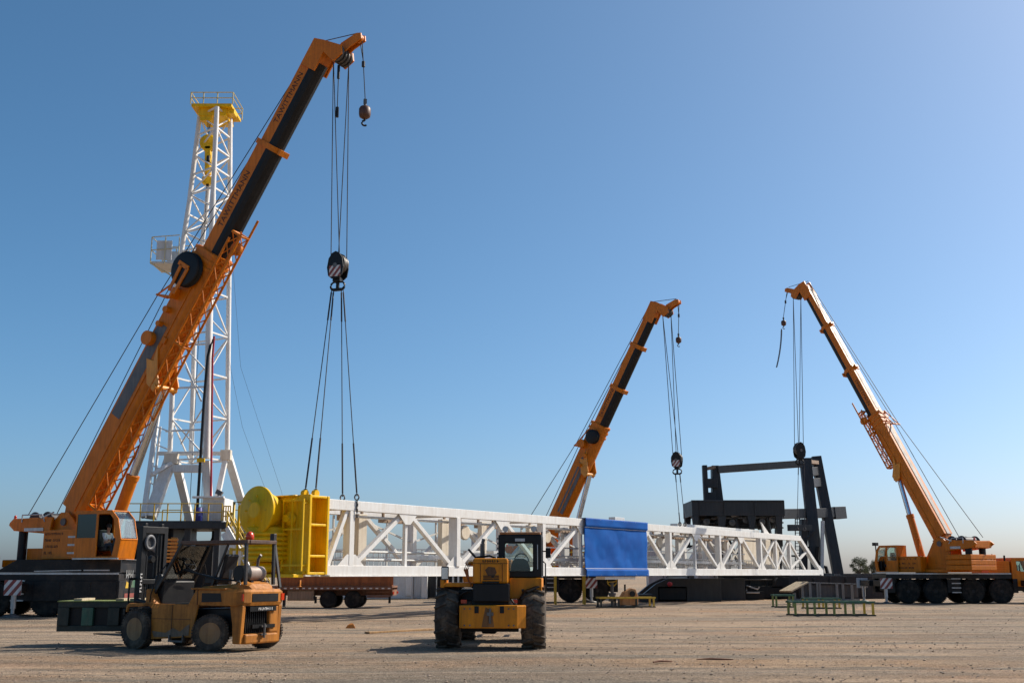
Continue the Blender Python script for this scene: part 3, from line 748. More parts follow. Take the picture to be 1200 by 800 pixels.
    # stowed lattice jib
    if p.get('jib'):
        j0, j1, jy, jz, jw, jh = p['jib']; s0, s1 = j0*Lb, j1*Lb; mb = MB(BM)
        def cor(s, k):
            f = 1 if s < s1-2 else 1
            return Vector((s, jy+(-jw/2 if k in (0, 3) else jw/2), jz+(-jh/2 if k < 2 else jh/2)))
        for k in range(4): mb.tube(cor(s0, k), cor(s1+(0, .9, .1, -.3)[k], k), .055*S, n=6)
        nb = p.get('jib_n', 16)
        for a in range(nb):
            sa, sb = s0+(s1-s0)*a/nb, s0+(s1-s0)*(a+1)/nb
            for k in range(4):
                k2 = (k+1) % 4
                if a % 2: mb.tube(cor(sa, k), cor(sb, k2), .028*S, n=5)
                else: mb.tube(cor(sa, k2), cor(sb, k), .028*S, n=5)
        for s in (s0, s1*.6+s0*.4, s1):
            for k in range(4): mb.tube(cor(s, k), cor(s, (k+1) % 4), .06*S, n=6)
        for s in (s0+(s1-s0)*.35, s0+(s1-s0)*.8):
            mb.bar((s, jy, jz+jh/2), (s, jy*.4, -Hh*.3), .12, .2, (1, 0, 0))
        mb.tube((s1-.6, jy, jz-.1), (s1-.6, jy+.15, jz-.1), .3*S, n=14)
        mb.build('lattice_jib', ORANGE, t)
    # ropes over the boom
    bs = p.get('br_t', ts[0]*.9)*Lb; bz = Hh/2+p.get('gz', .62)*S
    mb = MB(BM)
    mb.bar((bs-.1, -.3, Hh/2), (bs-.5, -.3, bz), .07); mb.bar((bs-.1, .3, Hh/2), (bs-.5, .3, bz), .07); mb.bar((bs-.5, -.35, bz), (bs-.5, .35, bz), .08)
    mb.bar((bs-.5, -.3, bz), (bs+1.1*S, -.3, Hh/2+.05), .06); mb.bar((bs-.5, .3, bz), (bs+1.1*S, .3, Hh/2+.05), .06)
    mb.build('rope_guide', ORANGE, base)
    bpt = piv+ex*(bs-.5)+ez*(bz+.05)
    mb = MB(); rp = p.get('rope_r', .018)
    for sd, xs in ((-.22, po-Lr*.95), (.22, po-Lr*p.get('w2', .45))):
        mb.path([Vector((xs, sd, zb+.15)), bpt+Vector((0, sd, 0))], rp, 5)
        mb.path([bpt+Vector((0, sd*.8, 0)), tip+ex*.2+ez*.5*S+Vector((0, sd*.6, 0))], rp, 5)
    mb.build('hoist_rope', ROPE, t)
    # ropes down to the hooks (world points -> local)
    inv = XF[t.name]
    hb = inv @ Vector(p['hook']); mb = MB()
    for k, (dx, dy) in enumerate(p['falls']):
        q = hb+Vector((dx*.9, dy, -.35*S)); q0 = tip+Vector(((.72+.46*(k % 2))*S, dy*1.2, -.5*S))
        mb.path([q0, q], rp, 5)
    mb.build('hoist_rope', ROPE, t)
    if p.get('rope_socket', True):
        mb = MB(); q = tip+Vector((.8*S, .05, -.75*S)); mb.tube(q, q-Vector((0, 0, .6*S)), .06*S, n=8); mb.path([q, q-Vector((0, 0, 2.1*S))], rp, 5); mb.tube(q-Vector((0, 0, 1.9*S)), q-Vector((0, 0, 2.35*S)), .07*S, n=8); mb.build('rope_socket', BLACK, bh)
    ah = inv @ Vector(p['aux']); q0 = tip+Vector((2.0*S, 0, .2*S)); md = q0+(ah-q0)*.42
    mb = MB(); mb.path([q0-Vector((.12*S, 0, 0)), md+Vector((0, 0, .1))], rp, 5); mb.path([q0, md, ah], rp, 5); mb.tube(md-Vector((0, 0, .12*S)), md+Vector((0, 0, .12*S)), .075*S, n=8)
    mb.build('hoist_rope', ROPE, t)
    return t

def person_seated(hip, parent, phi):
    """operator sitting in the crane cab; hip in the crane's frame, facing local +x"""
    hx, hy, hz = hip
    r = parent.matrix_basis if False else Matrix.Translation(parent.location) @ Matrix.Rotation(phi, 4, 'Z')
    w = r @ Vector((hx, hy, hz)); pe = thing('person', 'crane operator in pale shirt seated inside the orange cab', 'person', w, phi)
    def skin(nm, J, E, m, parent_, lv=2):
        me = bpy.data.meshes.new(nm); me.from_pydata([j[0] for j in J], E, []); me.materials.append(m)
        o = bpy.data.objects.new(nm, me); col.objects.link(o); o.parent = parent_
        md = o.modifiers.new('skin', 'SKIN'); md.use_smooth_shade = True
        for i, j in enumerate(J):
            me.skin_vertices[0].data[i].radius = (j[1], j[1]*(j[2] if len(j) > 2 else 1))
        me.skin_vertices[0].data[0].use_root = True
        sb = o.modifiers.new('sub', 'SUBSURF'); sb.levels = 1; sb.render_levels = lv
        return o
    J = [((0, 0, .06), .13, .9), ((0, 0, .24), .125, .85), ((.02, 0, .42), .14, .8), ((.03, 0, .54), .07), ((.05, 0, .62), .055), ((.07, 0, .70), .085), ((.08, 0, .80), .09), ((.075, 0, .88), .06),
         ((.03, .19, .48), .06), ((.12, .23, .28), .045), ((.36, .18, .24), .035), ((.44, .16, .25), .03),
         ((.03, -.19, .48), .06), ((.12, -.23, .28), .045), ((.36, -.18, .24), .035), ((.44, -.16, .25), .03),
         ((.12, .1, .02), .085), ((.44, .12, .06), .065), ((.5, .12, -.36), .045), ((.6, .12, -.40), .04),
         ((.12, -.1, .02), .085), ((.44, -.12, .06), .065), ((.5, -.12, -.36), .045), ((.6, -.12, -.40), .04)]
    Ed = [(0, 1), (1, 2), (2, 3), (3, 4), (4, 5), (5, 6), (6, 7), (2, 8), (8, 9), (9, 10), (10, 11), (2, 12), (12, 13), (13, 14), (14, 15), (0, 16), (16, 17), (17, 18), (18, 19), (0, 20), (20, 21), (21, 22), (22, 23)]
    skin('body', J, Ed, SKIN, pe)
    J2 = [((0, 0, .04), .15, .95), ((0, 0, .24), .145, .9), ((.02, 0, .43), .155, .85), ((.03, .19, .48), .075), ((.12, .23, .28), .058), ((.30, .195, .25), .048), ((.03, -.19, .48), .075), ((.12, -.23, .28), .058), ((.30, -.195, .25), .048)]
    skin('shirt', J2, [(0, 1), (1, 2), (2, 3), (3, 4), (4, 5), (2, 6), (6, 7), (7, 8)], CLOTH, pe)
    J3 = [((0, 0, .0), .15, .9), ((.12, .1, .02), .1), ((.44, .12, .06), .08), ((.5, .12, -.34), .06), ((.12, -.1, .02), .1), ((.44, -.12, .06), .08), ((.5, -.12, -.34), .06)]
    skin('trousers', J3, [(0, 1), (1, 2), (2, 3), (0, 4), (4, 5), (5, 6)], TROUS, pe)
    mb = MB(); mb.lathe((.06, 0, .76), (0, 0, 1), [(.104, 0), (.112, .06), (.10, .12), (.06, .165), (.01, .18)], 16); mb.build('hair', HAIR, pe)
    mb = MB()
    for sd in (-1, 1): mb.tube((.155, sd*.035, .785), (.168, sd*.035, .785), .012, n=8)
    mb.bar((.15, -.03, .715), (.16, .03, .715), .012); mb.bar((.155, 0, .78), (.185, 0, .745), .025)
    mb.build('face', HAIR, pe)

# ================= camera, light, sky =================
cam = bpy.data.cameras.new('camera'); co = bpy.data.objects.new('camera', cam); col.objects.link(co)
co.location = (0, 0, H); co.rotation_euler = (R(90)+TH, 0, 0); cam.sensor_width = 36; cam.lens = 36*F/1200; cam.clip_end = 9000; cam.clip_start = .1
scene.camera = co
SAZ, SEL = 64, 41
sd_ = Vector((math.sin(R(SAZ))*math.cos(R(SEL)), math.cos(R(SAZ))*math.cos(R(SEL)), math.sin(R(SEL))))
sl = bpy.data.lights.new('sun', 'SUN'); sl.energy = 5.0; sl.angle = R(.53); sl.color = (1, .93, .82)
so = bpy.data.objects.new('sun', sl); col.objects.link(so); so.rotation_euler = sd_.to_track_quat('Z', 'Y').to_euler()
w = bpy.data.worlds.new('World'); scene.world = w; w.use_nodes = True
bg = w.node_tree.nodes['Background']; sk = w.node_tree.nodes.new('ShaderNodeTexSky'); sk.sky_type = 'NISHITA'; sk.sun_disc = False
sk.sun_elevation = R(SEL); sk.sun_rotation = R(SAZ); sk.altitude = 0; sk.air_density = .65; sk.dust_density = 1.8; sk.ozone_density = 4.6
hs = w.node_tree.nodes.new('ShaderNodeHueSaturation'); hs.inputs['Saturation'].default_value = 1.15; hs.inputs['Hue'].default_value = .486
w.node_tree.links.new(sk.outputs[0], hs.inputs['Color']); w.node_tree.links.new(hs.outputs[0], bg.inputs[0]); bg.inputs[1].default_value = .127
vs = scene.view_settings; vs.view_transform = 'Standard'; vs.look = 'None'; vs.exposure = .22; vs.gamma = 1

# ================= ground =================
def spread(a, b, step, far, k=1.5):
    xs = [a+i*step for i in range(int((b-a)/step)+1)]
    d = step; lo = []; x = a
    while x > -far: d *= k; x -= d; lo.append(x)
    hi = []; d = step; x = xs[-1]
    while x < far: d *= k; x += d; hi.append(x)
    return lo[::-1]+xs+hi
from mathutils import noise as mnoise
gx = spread(-45, 50, .55, 4500); gy = spread(8, 100, .5, 4500)
def gz(x, y):
    if abs(x) > 80 or y > 130 or y < 0: return 0
    a = mnoise.noise((x*.09+y*.04, y*.5-x*.06, 1.3))*.04+mnoise.noise((x*.6, y*.7, 4))*.022+max(0, mnoise.noise((x*.05-y*.03, y*1.1+x*.1, 8.2))-.35)*.12
    return a-.02
gv = [(x, y, gz(x, y)) for y in gy for x in gx]; nx = len(gx)
gf = [(j*nx+i, j*nx+i+1, (j+1)*nx+i+1, (j+1)*nx+i) for j in range(len(gy)-1) for i in range(nx-1)]
me = bpy.data.meshes.new('ground'); me.from_pydata(gv, [], gf); me.materials.append(GROUND); me.polygons.foreach_set('use_smooth', [True]*len(gf))
go = bpy.data.objects.new('ground', me); col.objects.link(go); tag(go, 'flat dusty brown gravel yard with tyre tracks', 'ground', kind='structure')
STONE = mat('loose_stone', (.33, .25, .185), .9, 0, .4, .9)
def stones(n, y0, y1, r0, r1):
    mb = MB(); rg = random.Random(5)
    for _ in range(n):
        y = y0+(y1-y0)*rg.random()**1.5; x = (rg.random()-.5)*y*1.0
        if mnoise.noise((x*.25, y*.6, 9)) < -.05+.3*(rg.random()-.5): continue
        r = r0+(r1-r0)*rg.random()**6; z = gz(x, y)
        pts = []
        for a, b, c in ((1, 0, 0), (-.6, .8, 0), (-.5, -.8, .1), (.2, .2, 1), (-.1, 0, -.6), (.5, -.7, .2)):
            pts.append((x+r*(a+rg.uniform(-.3, .3)), y+r*(b+rg.uniform(-.3, .3)), z+r*.45+r*.62*(c+rg.uniform(-.2, .2))))
        mb.add(pts, [(0, 1, 3), (1, 2, 3), (2, 5, 3), (5, 0, 3), (1, 0, 4), (2, 1, 4), (5, 2, 4), (0, 5, 4)])
    return mb
o = stones(16000, 15, 62, .008, .042).build('loose_gravel', STONE); tag(o, 'loose gravel stones strewn over the yard', 'gravel', kind='stuff')

# ================= lying white mast with yellow crown =================
MX0, MY0, MX1, MY1 = -6.93, 42.0, 23.8, 87.0
e1 = Vector((MX1-MX0, MY1-MY0, 0)); ML = e1.length; e1.normalize(); e2 = Vector((-e1.y, e1.x, 0))
mast = thing('lattice_mast', 'long white lattice drilling mast slung level from cranes, yellow crown at one end', 'mast', (MX0, MY0, 0), math.atan2(e1.y, e1.x))
def mt(u):  # length along the mast seen at photo column u
    iy = 1/MY0+(1/MY1-1/MY0)*(u-385)/570
    return (1/iy-MY0)/e1.y
ZB, ZT, MW = 1.70, 4.50, 2.8
c = .36
def mpart(name, fn, m, bev=.012, parent=None):
    mb = MB(); fn(mb); return mb.build(name, m, parent or mast, bev)
xe = mt(933)
for y in (c/2, MW-c/2):
    mpart('chord', lambda b: b.bar((0, y, ZB+c/2), (ML, y, ZB+c/2), c), WHITE)
    mpart('chord', lambda b: b.bar((0, y, ZT-c/2), (xe, y, ZT-c/2), c, c*1.05), WHITE)
    mpart('chord', lambda b: b.bar((xe, y, ZT-c/2-.01), (ML-.2, y, ZB+c), c*.8), WHITE)
    mpart('chord_flange', lambda b: b.bar((.2, y, ZB-.03), (ML-.6, y, ZB-.03), c*1.3, .05), WHITE)
posts = [415, 537, 637, 722, 783, 840, 887]
rgm = random.Random(3)
for k, u in enumerate(posts):
    x = mt(u)
    for y in (.18, MW-.18):
        wd = .46 if k in (1,) else .34
        mpart('post', lambda b: b.bar((x, y, ZB+c), (x, y, ZT-c*1.03), wd, .26, (1, 0, 0)), WHITE)
        if k < len(posts)-1:
            x2 = mt(posts[k+1]); xm = (x+x2)/2
            mpart('post', lambda b: b.bar((xm, y, ZB+c), (xm, y, ZT-c*1.03), .15, .15), WHITE)
            for xa, xb in ((x+.25, xm-.15), (x2-.25, xm+.15)):
                yy = y+(.04 if xa < xm else -.04)
                mpart('brace', lambda b: b.bar((xa, yy, ZB+c-.03), (xb, yy, ZT-c), .17, .21, (0, 1, 0)), WHITE)
    # crosswise frames between front and rear at each station
    mpart('cross_beam', lambda b: b.bar((x, c, ZT-.2), (x, MW-c, ZT-.2), .25, .25), CREAM)
    mpart('cross_beam', lambda b: b.bar((x, c, ZB+.2), (x, MW-c, ZB+.2), .22, .22), CREAM)
    if k < len(posts)-1:
        x2 = mt(posts[k+1])
        mpart('brace', lambda b: b.bar((x+.2, c, ZT-.18), (x2-.2, MW-c, ZT-.18), .12, .12), CREAM)
        mpart('brace', lambda b: b.bar((x+.2, MW-c, ZB+.16), (x2-.2, c, ZB+.16), .12, .12), CREAM)
        for q in (.32, .70):
            xq = x+(x2-x)*q
            mpart('lit_patch_box', lambda b: (b.bar((xq-.75, MW*.72, ZT-.52), (xq+.75, MW*.72, ZT-.52), .3, .22), [b.bar((xq-.5+.33*i, MW*.72-.16, ZT-.58), (xq-.3+.33*i, MW*.72-.16, ZT-.58), .03, .1) for i in range(4)], b.bar((xq-.6, MW*.72, ZT-.4), (xq-.6, MW*.72, ZT-.2), .1), b.bar((xq+.6, MW*.72, ZT-.4), (xq+.6, MW*.72, ZT-.2), .1)), TAN)  # tan boxes put in for sunlit patches along the rear top chord
for k, u in enumerate(posts):
    x = mt(u)
    for z0_, z1_, sg in ((ZB+c-.02, ZB+c+.42, 1), (ZT-c+.0, ZT-c-.42, -1)):
        if sg > 0: mpart('gusset', lambda b: b.prism([(x-.75, z0_), (x+.75, z0_), (x+.24, z1_), (x-.24, z1_)], (0, .045, 0), (1, 0, 0), (0, 0, 1), .02), WHITE, 0)
        elif k < len(posts)-1:
            xm = (x+mt(posts[k+1]))/2; mpart('gusset', lambda b: b.prism([(xm-.6, z0_), (xm-.16, z1_), (xm+.16, z1_), (xm+.6, z0_)], (0, .045, 0), (1, 0, 0), (0, 0, 1), .02), WHITE, 0)
    if k < len(posts)-1:
        x2 = mt(posts[k+1]); xm = (x+x2)/2
        for xa, za, xb, zb_ in ((x, ZB+1.4, xm, ZT-.5), (xm, ZT-.5, x2, ZB+1.4), (x+(xm-x)*.5, ZB+.3, x+(xm-x)*.5, ZT-.4), (xm+(x2-xm)*.5, ZB+.3, xm+(x2-xm)*.5, ZT-.4)):
            mpart('secondary_brace', lambda b: b.bar((xa, MW-.22, za), (xb, MW-.22, zb_), .07), WHITE2, 0)
for y, z in ((MW-.5, ZB+.62), (MW-.42, ZB+.95), (.55, ZT-.55)):
    mpart('pipe', lambda b: b.tube((mt(420), y, z), (mt(890), y, z), .05, n=8), WHITE2 if z < 4 else STEEL, 0)
# bay next to the crown
x = mt(415)
for y in (.18, MW-.18):
    mpart('brace', lambda b: b.bar((.25, y, ZB+c), (x-.2, y, ZT-c), .17, .2, (0, 1, 0)), WHITE)
    mpart('post', lambda b: b.bar((.12, y, ZB+c), (.12, y, ZT-c*1.03), .2), WHITE)
# deep inner columns and guide rails inside the mast
for u, wd in ((462, .5), (556, .5), (600, .4), (655, .6), (700, .5), (808, .5), (828, .8), (852, .5)):
    x = mt(u); y = MW*.62 if u < 700 else MW*.75
    mpart('guide_column', lambda b: b.b2(x-wd/2, x+wd/2, y-.12, y+.12, ZB+.36, ZT-.35), CREAM if u < 700 else WHITE2)
for y in (MW*.40,):
    mpart('guide_rail', lambda b: b.bar((mt(500), y, ZB+.75), (mt(885), y, ZB+.75), .12, .16), WHITE)
    mpart('guide_rail', lambda b: b.bar((mt(640), y, ZB+1.35), (mt(885), y, ZB+1.35), .07, .07), WHITE2)
mpart('ladder', lambda b: (b.bar((mt(560), MW*.5, ZB+.5), (mt(900), MW*.5, ZB+.5), .05), b.bar((mt(560), MW*.5, ZB+.95), (mt(900), MW*.5, ZB+.95), .05), [b.bar((mt(560)+.3*i, MW*.5, ZB+.5), (mt(560)+.3*i, MW*.5, ZB+.95), .03) for i in range(int((mt(900)-mt(560))/.3))]), WHITE2, 0)
for u in (575, 668, 795, 868):
    x = mt(u); mpart('pulley', lambda b: b.lathe((x, MW*.5, ZT-.9), (0, 1, 0), [(.3, 0), (.34, .02), (.27, .07), (.34, .12), (.3, .14)], 20), CREAM, 0)
for u in (590, 612, 795, 815, 868):
    x = mt(u); mpart('equipment_box', lambda b: (b.b2(x-.4, x+.4, MW*.5, MW*.72, ZB+.4, ZB+1.1), b.b2(x-.3, x+.3, MW*.5-.03, MW*.5, ZB+.5, ZB+1.0)), WHITE2)
# tapered foot end with inner plates
for u in (905, 921):
    x = mt(u); hh = ZT-c if u < 930 else 3.4
    for y in (.18, MW-.18): mpart('post', lambda b: b.bar((x, y, ZB+c), (x, y, hh), .24), WHITE)
for y in (.18, MW-.18):
    for xa, za, xb, zb in ((mt(887), ZB+c, mt(905), ZT-c), (mt(887), ZT-c, mt(905), ZB+c), (mt(905), ZT-c, mt(921), ZB+c), (mt(905), ZB+c, mt(921), ZT-c), (mt(921), ZT-c, mt(938), ZB+c), (mt(921), ZB+c, mt(941), 3.4)):
        mpart('brace', lambda b: b.bar((xa, y, za), (xb, y, zb), .15), WHITE)
mpart('gusset_panel', lambda b: b.b2(mt(890), mt(930), MW*.55, MW*.6, ZB+.4, ZT-.3), CREAM)
mpart('foot_hinge', lambda b: (b.prism([(ML-.5, ZB), (ML+.45, ZB-.1), (ML+.5, ZB+.35), (ML-.3, ZB+.7)], (0, .3, 0), (1, 0, 0), (0, 0, 1), .25), b.prism([(ML-.5, ZB), (ML+.45, ZB-.1), (ML+.5, ZB+.35), (ML-.3, ZB+.7)], (0, MW-.05, 0), (1, 0, 0), (0, 0, 1), .25)), WHITE)
mpart('top_fin', lambda b: b.prism([(mt(893), ZT-.02), (mt(899), ZT-.02), (mt(890), ZT+.75)], (0, .2, 0), (1, 0, 0), (0, 0, 1), .08), WHITE)
mpart('top_plate', lambda b: b.b2(mt(800), mt(893), .5, 1.0, ZT-.02, ZT+.22), WHITE2)
mpart('underside_plate', lambda b: b.b2(mt(705), mt(740), -.05, .5, ZB-.24, ZB-.07), WHITE)
mpart('rest_block', lambda b: b.b2(mt(730), mt(741), .6, 1.0, ZT, ZT+.3), WHITE2)

# crown block (part of the mast) with sub-parts
cr0, cr1 = -1.02, -.01; cy0, cy1 = -.12, MW+.1; cz0, cz1 = 1.72, 4.62
mb = MB()
mb.b2(cr0, cr1, cy0+.55, cy1, cz0, cz1-.05)                        # body
mb.b2(cr0, cr1, cy0, cy0+.10, cz0, cz1) if False else None
mb.b2(cr0-.02, cr0+.10, cy0, cy0+.56, cz0, cz1); mb.b2(cr1-.10, cr1+.02, cy0, cy0+.56, cz0, cz1-.03)  # webs of the side face
for z in (cz0, cz0+.62, cz0+1.75, cz1-.12): mb.b2(cr0+.10, cr1-.10, cy0+.02, cy0+.56, z, z+.09)
mb.b2(cr0-.10, cr0-.03, cy0+.1, cy0+.6, cz0+.02, cz0+.14)
crown = mb.build('crown_block', YELLOW, mast, .02)
mb = MB(); mb.prism([(.50, 1.76), (MW+.12, 1.76), (MW+.12, 3.9), (MW-.55, 4.50), (.50, 4.55)], (cr0-.03, 0, 0), (0, 1, 0), (0, 0, 1), .62)
mb.b2(cr0-.12, cr0+.3, .56, MW-.4, 4.56, 4.62)
mb.build('housing', YELLOW, crown, .03)
mb = MB(); pr = [(.3, 2.18), (.88, 2.2)]
for k in range(6): z = 2.30+.175*k; pr += [(.80, z-.06), (.93, z-.02), (.93, z+.06), (.80, z+.10)]
pr += [(.86, 3.42), (.5, 3.46), (.5, 3.60), (.38, 3.64), (.34, 3.86), (.1, 3.88)]
mb.lathe((cr0-.12, 1.85, 0), (0, 0, 1), pr, 40); mb.build('sheave_guard', YELLOW, crown)
mb = MB(); mb.lathe((cr0-.22, 1.85, 0), (0, 0, 1), [(.25, 1.76), (.6, 1.86), (.6, 2.02), (.4, 2.16)], 30); mb.build('lower_sheave', YELLOW, crown)
mb = MB(); mb.b2(cr0-.55, cr0-.03, .05, cy1+.2, cz0-.10, cz0+.02); mb.build('lower_apron', YELLOW, crown, .02)
mb = MB()
fx = cr0-.22
for y in (.0, .55, 1.0): mb.bar((fx, y, 1.85), (fx, y, 4.45), .06)
for z in (2.05, 3.35, 4.4): mb.bar((fx, .0, z), (fx, 1.0, z), .07)
for y in (.0, 1.0):
    for z in (2.05, 4.3): mb.bar((fx, y, z), (cr0, y, z), .06)
mb.build('guard_frame', YELLOW, crown)
dc = Vector((cr0-.80, 1.80, 4.04)); da = Vector((-1, .02, .05)).normalized()
mb = MB(); mb.lathe(dc-da*.05, da, [(.86, 0), (.91, .02), (.91, .10), (.88, .12), (.34, .125), (.34, .2), (.27, .22)], 40)
for k in range(8):
    a = k*math.pi/4; u = da.cross(Vector((0, 0, 1))).normalized(); v_ = u.cross(da)
    mb.tube(dc+u*.55*math.cos(a)+v_*.55*math.sin(a)+da*.06, dc+u*.55*math.cos(a)+v_*.55*math.sin(a)+da*.1, .035, n=8)
mb.build('sheave_disc', YELLOW, crown)
mb = MB(); mb.lathe(dc+da*.0, -da, [(.82, 0), (.74, .3), (.60, .78)], 30); mb.build('sheave_cone', YELLOW, crown)
mb = MB(); mb.lathe((cr0-.05, .78, 3.75), (-1, 0, 0), [(.26, 0), (.26, .12), (.14, .16), (.14, .3)], 20); mb.build('sheave_hub', YELLOW, crown)
mb = MB()
for x, y in ((-.74, .46), (-.50, .15)): mb.tube((x, y-.09, 4.68), (x, y+.09, 4.68), .13, n=16)
mb.build('lifting_lug', YELLOW, crown)
mb = MB()
for z in (1.9, 4.3): mb.path([(cr0, MW+.1, z), (cr0-.1, MW+.75, z)], .05)
mb.path([(cr0-.1, MW+.75, 1.9), (cr0-.1, MW+.75, 4.3)], .05); mb.build('side_rail', YELLOW, crown)

# blue tarpaulin over the mast
x0, x1 = mt(681), mt(753); nxs, nzs = 70, 44; vsn = []; fs = []
XF['tarp'] = None
def tz(i, j):
    x = x0+(x1-x0)*i/nxs; f = j/nzs
    z = (ZB-.08)+(ZT-ZB+.14)*f
    wv = mnoise.noise((x*.5+f*1.2, f*1.6-x*.3, 3.1))*.04-abs(mnoise.noise((x*.5+f*2.2, f*1.0-x*.4, 7.7)))*.09-abs(mnoise.noise((x*.4-f*1.8, f*1.6+x*.3, 2.2)))*.07+.03
    y = -.17-(.0 if f > .86 or f < .13 else 1)*.0+wv*(1-abs(2*f-1)**4)*.9
    if .13 < f < .86: y += .07
    if f > .86 or f < .13: y -= .02
    return Vector((x+mnoise.noise((f*3, i*.1, 1))*.02, y, z))
tp = []
for j in range(nzs+1):
    for i in range(nxs+1): tp.append(tz(i, j))
for i in range(nxs+1):
    q = tz(i, nzs); tp.append(Vector((q.x, .30, ZT+.045)))
for j in range(nzs+1):
    for i in range(nxs):
        a = j*(nxs+1)+i; fs.append((a, a+1, a+nxs+2, a+nxs+1))
me = bpy.data.meshes.new('tarpaulin'); me.from_pydata([tuple(p) for p in tp], [], fs); me.materials.append(TARP); me.polygons.foreach_set('use_smooth', [True]*len(fs))
tarp = bpy.data.objects.new('tarpaulin', me); col.objects.link(tarp); tarp.location = mast.location; tarp.rotation_euler = mast.rotation_euler
sm = tarp.modifiers.new('thickness', 'SOLIDIFY'); sm.thickness = .012
tag(tarp, 'blue tarpaulin tied over one bay of the white mast', 'tarpaulin')
mb = MB()
for z in (ZB+.3, ZT-.42):
    pts = [tz(i, round((z-ZB+.08)/(ZT-ZB+.14)*nzs))+Vector((0, -.03, 0)) for i in range(0, nxs+1, 1)]
    mb.path(pts, .012, 5)
mb.build('rope', WHITE2, tarp)
for i in range(6):
    for z, dz_ in ((ZB+.02, -.14), (ZT+.02, .06)):
        x = x0+.2+(x1-x0-.4)*i/5; mb = MB(); mb.path([(x, -.16, z+.05), (x+.05, -.19, z-.03), (x+.12, -.10, z+dz_)], .014, 5); mb.build('lashing', WHITE2, tarp)

# ================= cranes =================
B1, T1 = P(90, 612, 50.0), P(379, 62, 44.3)
st1 = [tof(B1, T1, 256, 298), tof(B1, T1, 318, 173)]
hk1 = P(397, 296, 44.2)
crane('orange truck crane with the longest boom, beside the white derrick and forklift', B1, T1, 1.0, 2.36, R(180), 1.55, -1, dict(
    seed=2, rear=3.05, front=4.9, house_h=1.25, house=(-.45, 1.7), cw0=2.02, cw1=2.37, cab=(1.85, 2.6, 1.98, .75), driver=True,
    body=(4.4, 2.34), gz=1.05, w2=.52, frame_f=2.9, outriggers=[(4.0, 1, 2.35), (4.0, -1, 2.35)], W=1.12, Hb=1.46, tk=.76, stops=st1, ntext=2, tx=.22,
    cyl_t=tof(B1, T1, 193, 452), cyl_split=.45, reel_t=tof(B1, T1, 226, 318), reel_r=.78, reel_z=.42, br_t=tof(B1, T1, 205, 345),
    panel=(tof(B1, T1, 145, 490), tof(B1, T1, 203, 385), .05, .44), jib=(tof(B1, T1, 130, 590)*.9, st1[0]+.055, -.35, -1.0, .5, .55), jib_n=24,
    hook=hk1, falls=[(-.26, -.2), (-.18, .2), (.22, -.2), (.30, .2)], aux=P(428, 117, 44.0), rope_r=.02))
hook_block('hook_block', 'large black hook block with slanted stripes carrying the four mast slings', hk1, 1.0, -.35)
B2, T2 = P(640, 642, 74.0), P(768, 362, 68.6)
st2 = [tof(B2, T2, 705, 497), tof(B2, T2, 724, 455), tof(B2, T2, 748, 406)]
hk2 = P(793, 529, 68.2)
crane('orange truck crane behind the white mast, beside the blue tarpaulin', B2, T2, .86, 1.84, R(180), 3.6, -1, dict(
    seed=5, rear=2.7, front=4.3, house_h=1.1, house=(-1.0, 1.6), cw0=1.8, cw1=2.75, cab=(2.3, 1.7, 1.6, .6), vents=False,
    outriggers=[(1.75, 1, 2.3), (8.0, 1, 2.3), (1.75, -1, 2.3)], W=.84, Hb=1.12, stops=st2, ntext=1, tx=.16,
    cyl_t=tof(B2, T2, 686, 552), cyl_split=.35, reel_t=tof(B2, T2, 700, 512), reel_r=.46, reel_z=-.1, reel_bracket=False, br_t=tof(B2, T2, 688, 520),
    panel=(tof(B2, T2, 655, 598), tof(B2, T2, 686, 535), -.30, .12), hook=hk2, falls=[(-.2, -.15), (-.14, .15), (.22, -.15), (.28, .15)], aux=P(795, 391, 68.4), rope_r=.022, rope_socket=False))
hook_block('hook_block', 'smaller red striped hook block hanging over the mast next to the tarpaulin', hk2, .86, -.4)
B3, T3 = P(1108, 637, 69.5), P(944, 338, 77.5)
st3 = [tof(B3, T3, 1025, 487), tof(B3, T3, 997, 434), tof(B3, T3, 970, 383)]
hk3 = P(936, 518, 77.8)
crane('orange truck crane whose boom leans over the dark A-frame rig', B3, T3, .86, 1.84, 0.0, 3.3, 1, dict(
    seed=9, rear=2.55, front=4.5, house_h=.98, house=(.9, 3.2), cw0=1.95, cw1=2.9, cab=(2.45, 1.7, 1.65, .55), vents=False, dark_cab=False, lamp_post=True,
    outriggers=[(-.35, -1, 2.35), (8.35, -1, 2.35), (-.35, 1, 2.3), (8.35, 1, 2.3)], W=.80, Hb=1.08, stops=st3, ntext=1, tx=.16,
    cyl_t=tof(B3, T3, 1054, 560), cyl_split=.55, br_t=tof(B3, T3, 1036, 498), glare_top=True,
    jib=(tof(B3, T3, 1048, 545), st3[0]+.03, .25, -.64, .36, .36), jib_n=14,
    hook=hk3, falls=[(-.3, -.15), (-.1, .15), (.12, -.15), (.3, .15)], aux=P(918, 372, 77.3), rope_r=.022, rope_socket=False))
hook_block('hook_block', 'black hook block just above the top beam of the dark frame', hk3, .98, .3, stripes=False)
aux_hook('headache_ball_hook', 'large brown ball hook hanging from the nose of the longest crane boom', P(428, 117, 44.0), 1.02)
aux_hook('headache_ball_hook', 'small bare brown ball hook on the crane behind the blue tarpaulin', P(795, 391, 68.4), .72)
aux_hook('headache_ball_hook', 'small brown ball hook with a dark strap hanging from it', P(918, 372, 77.3), .72)
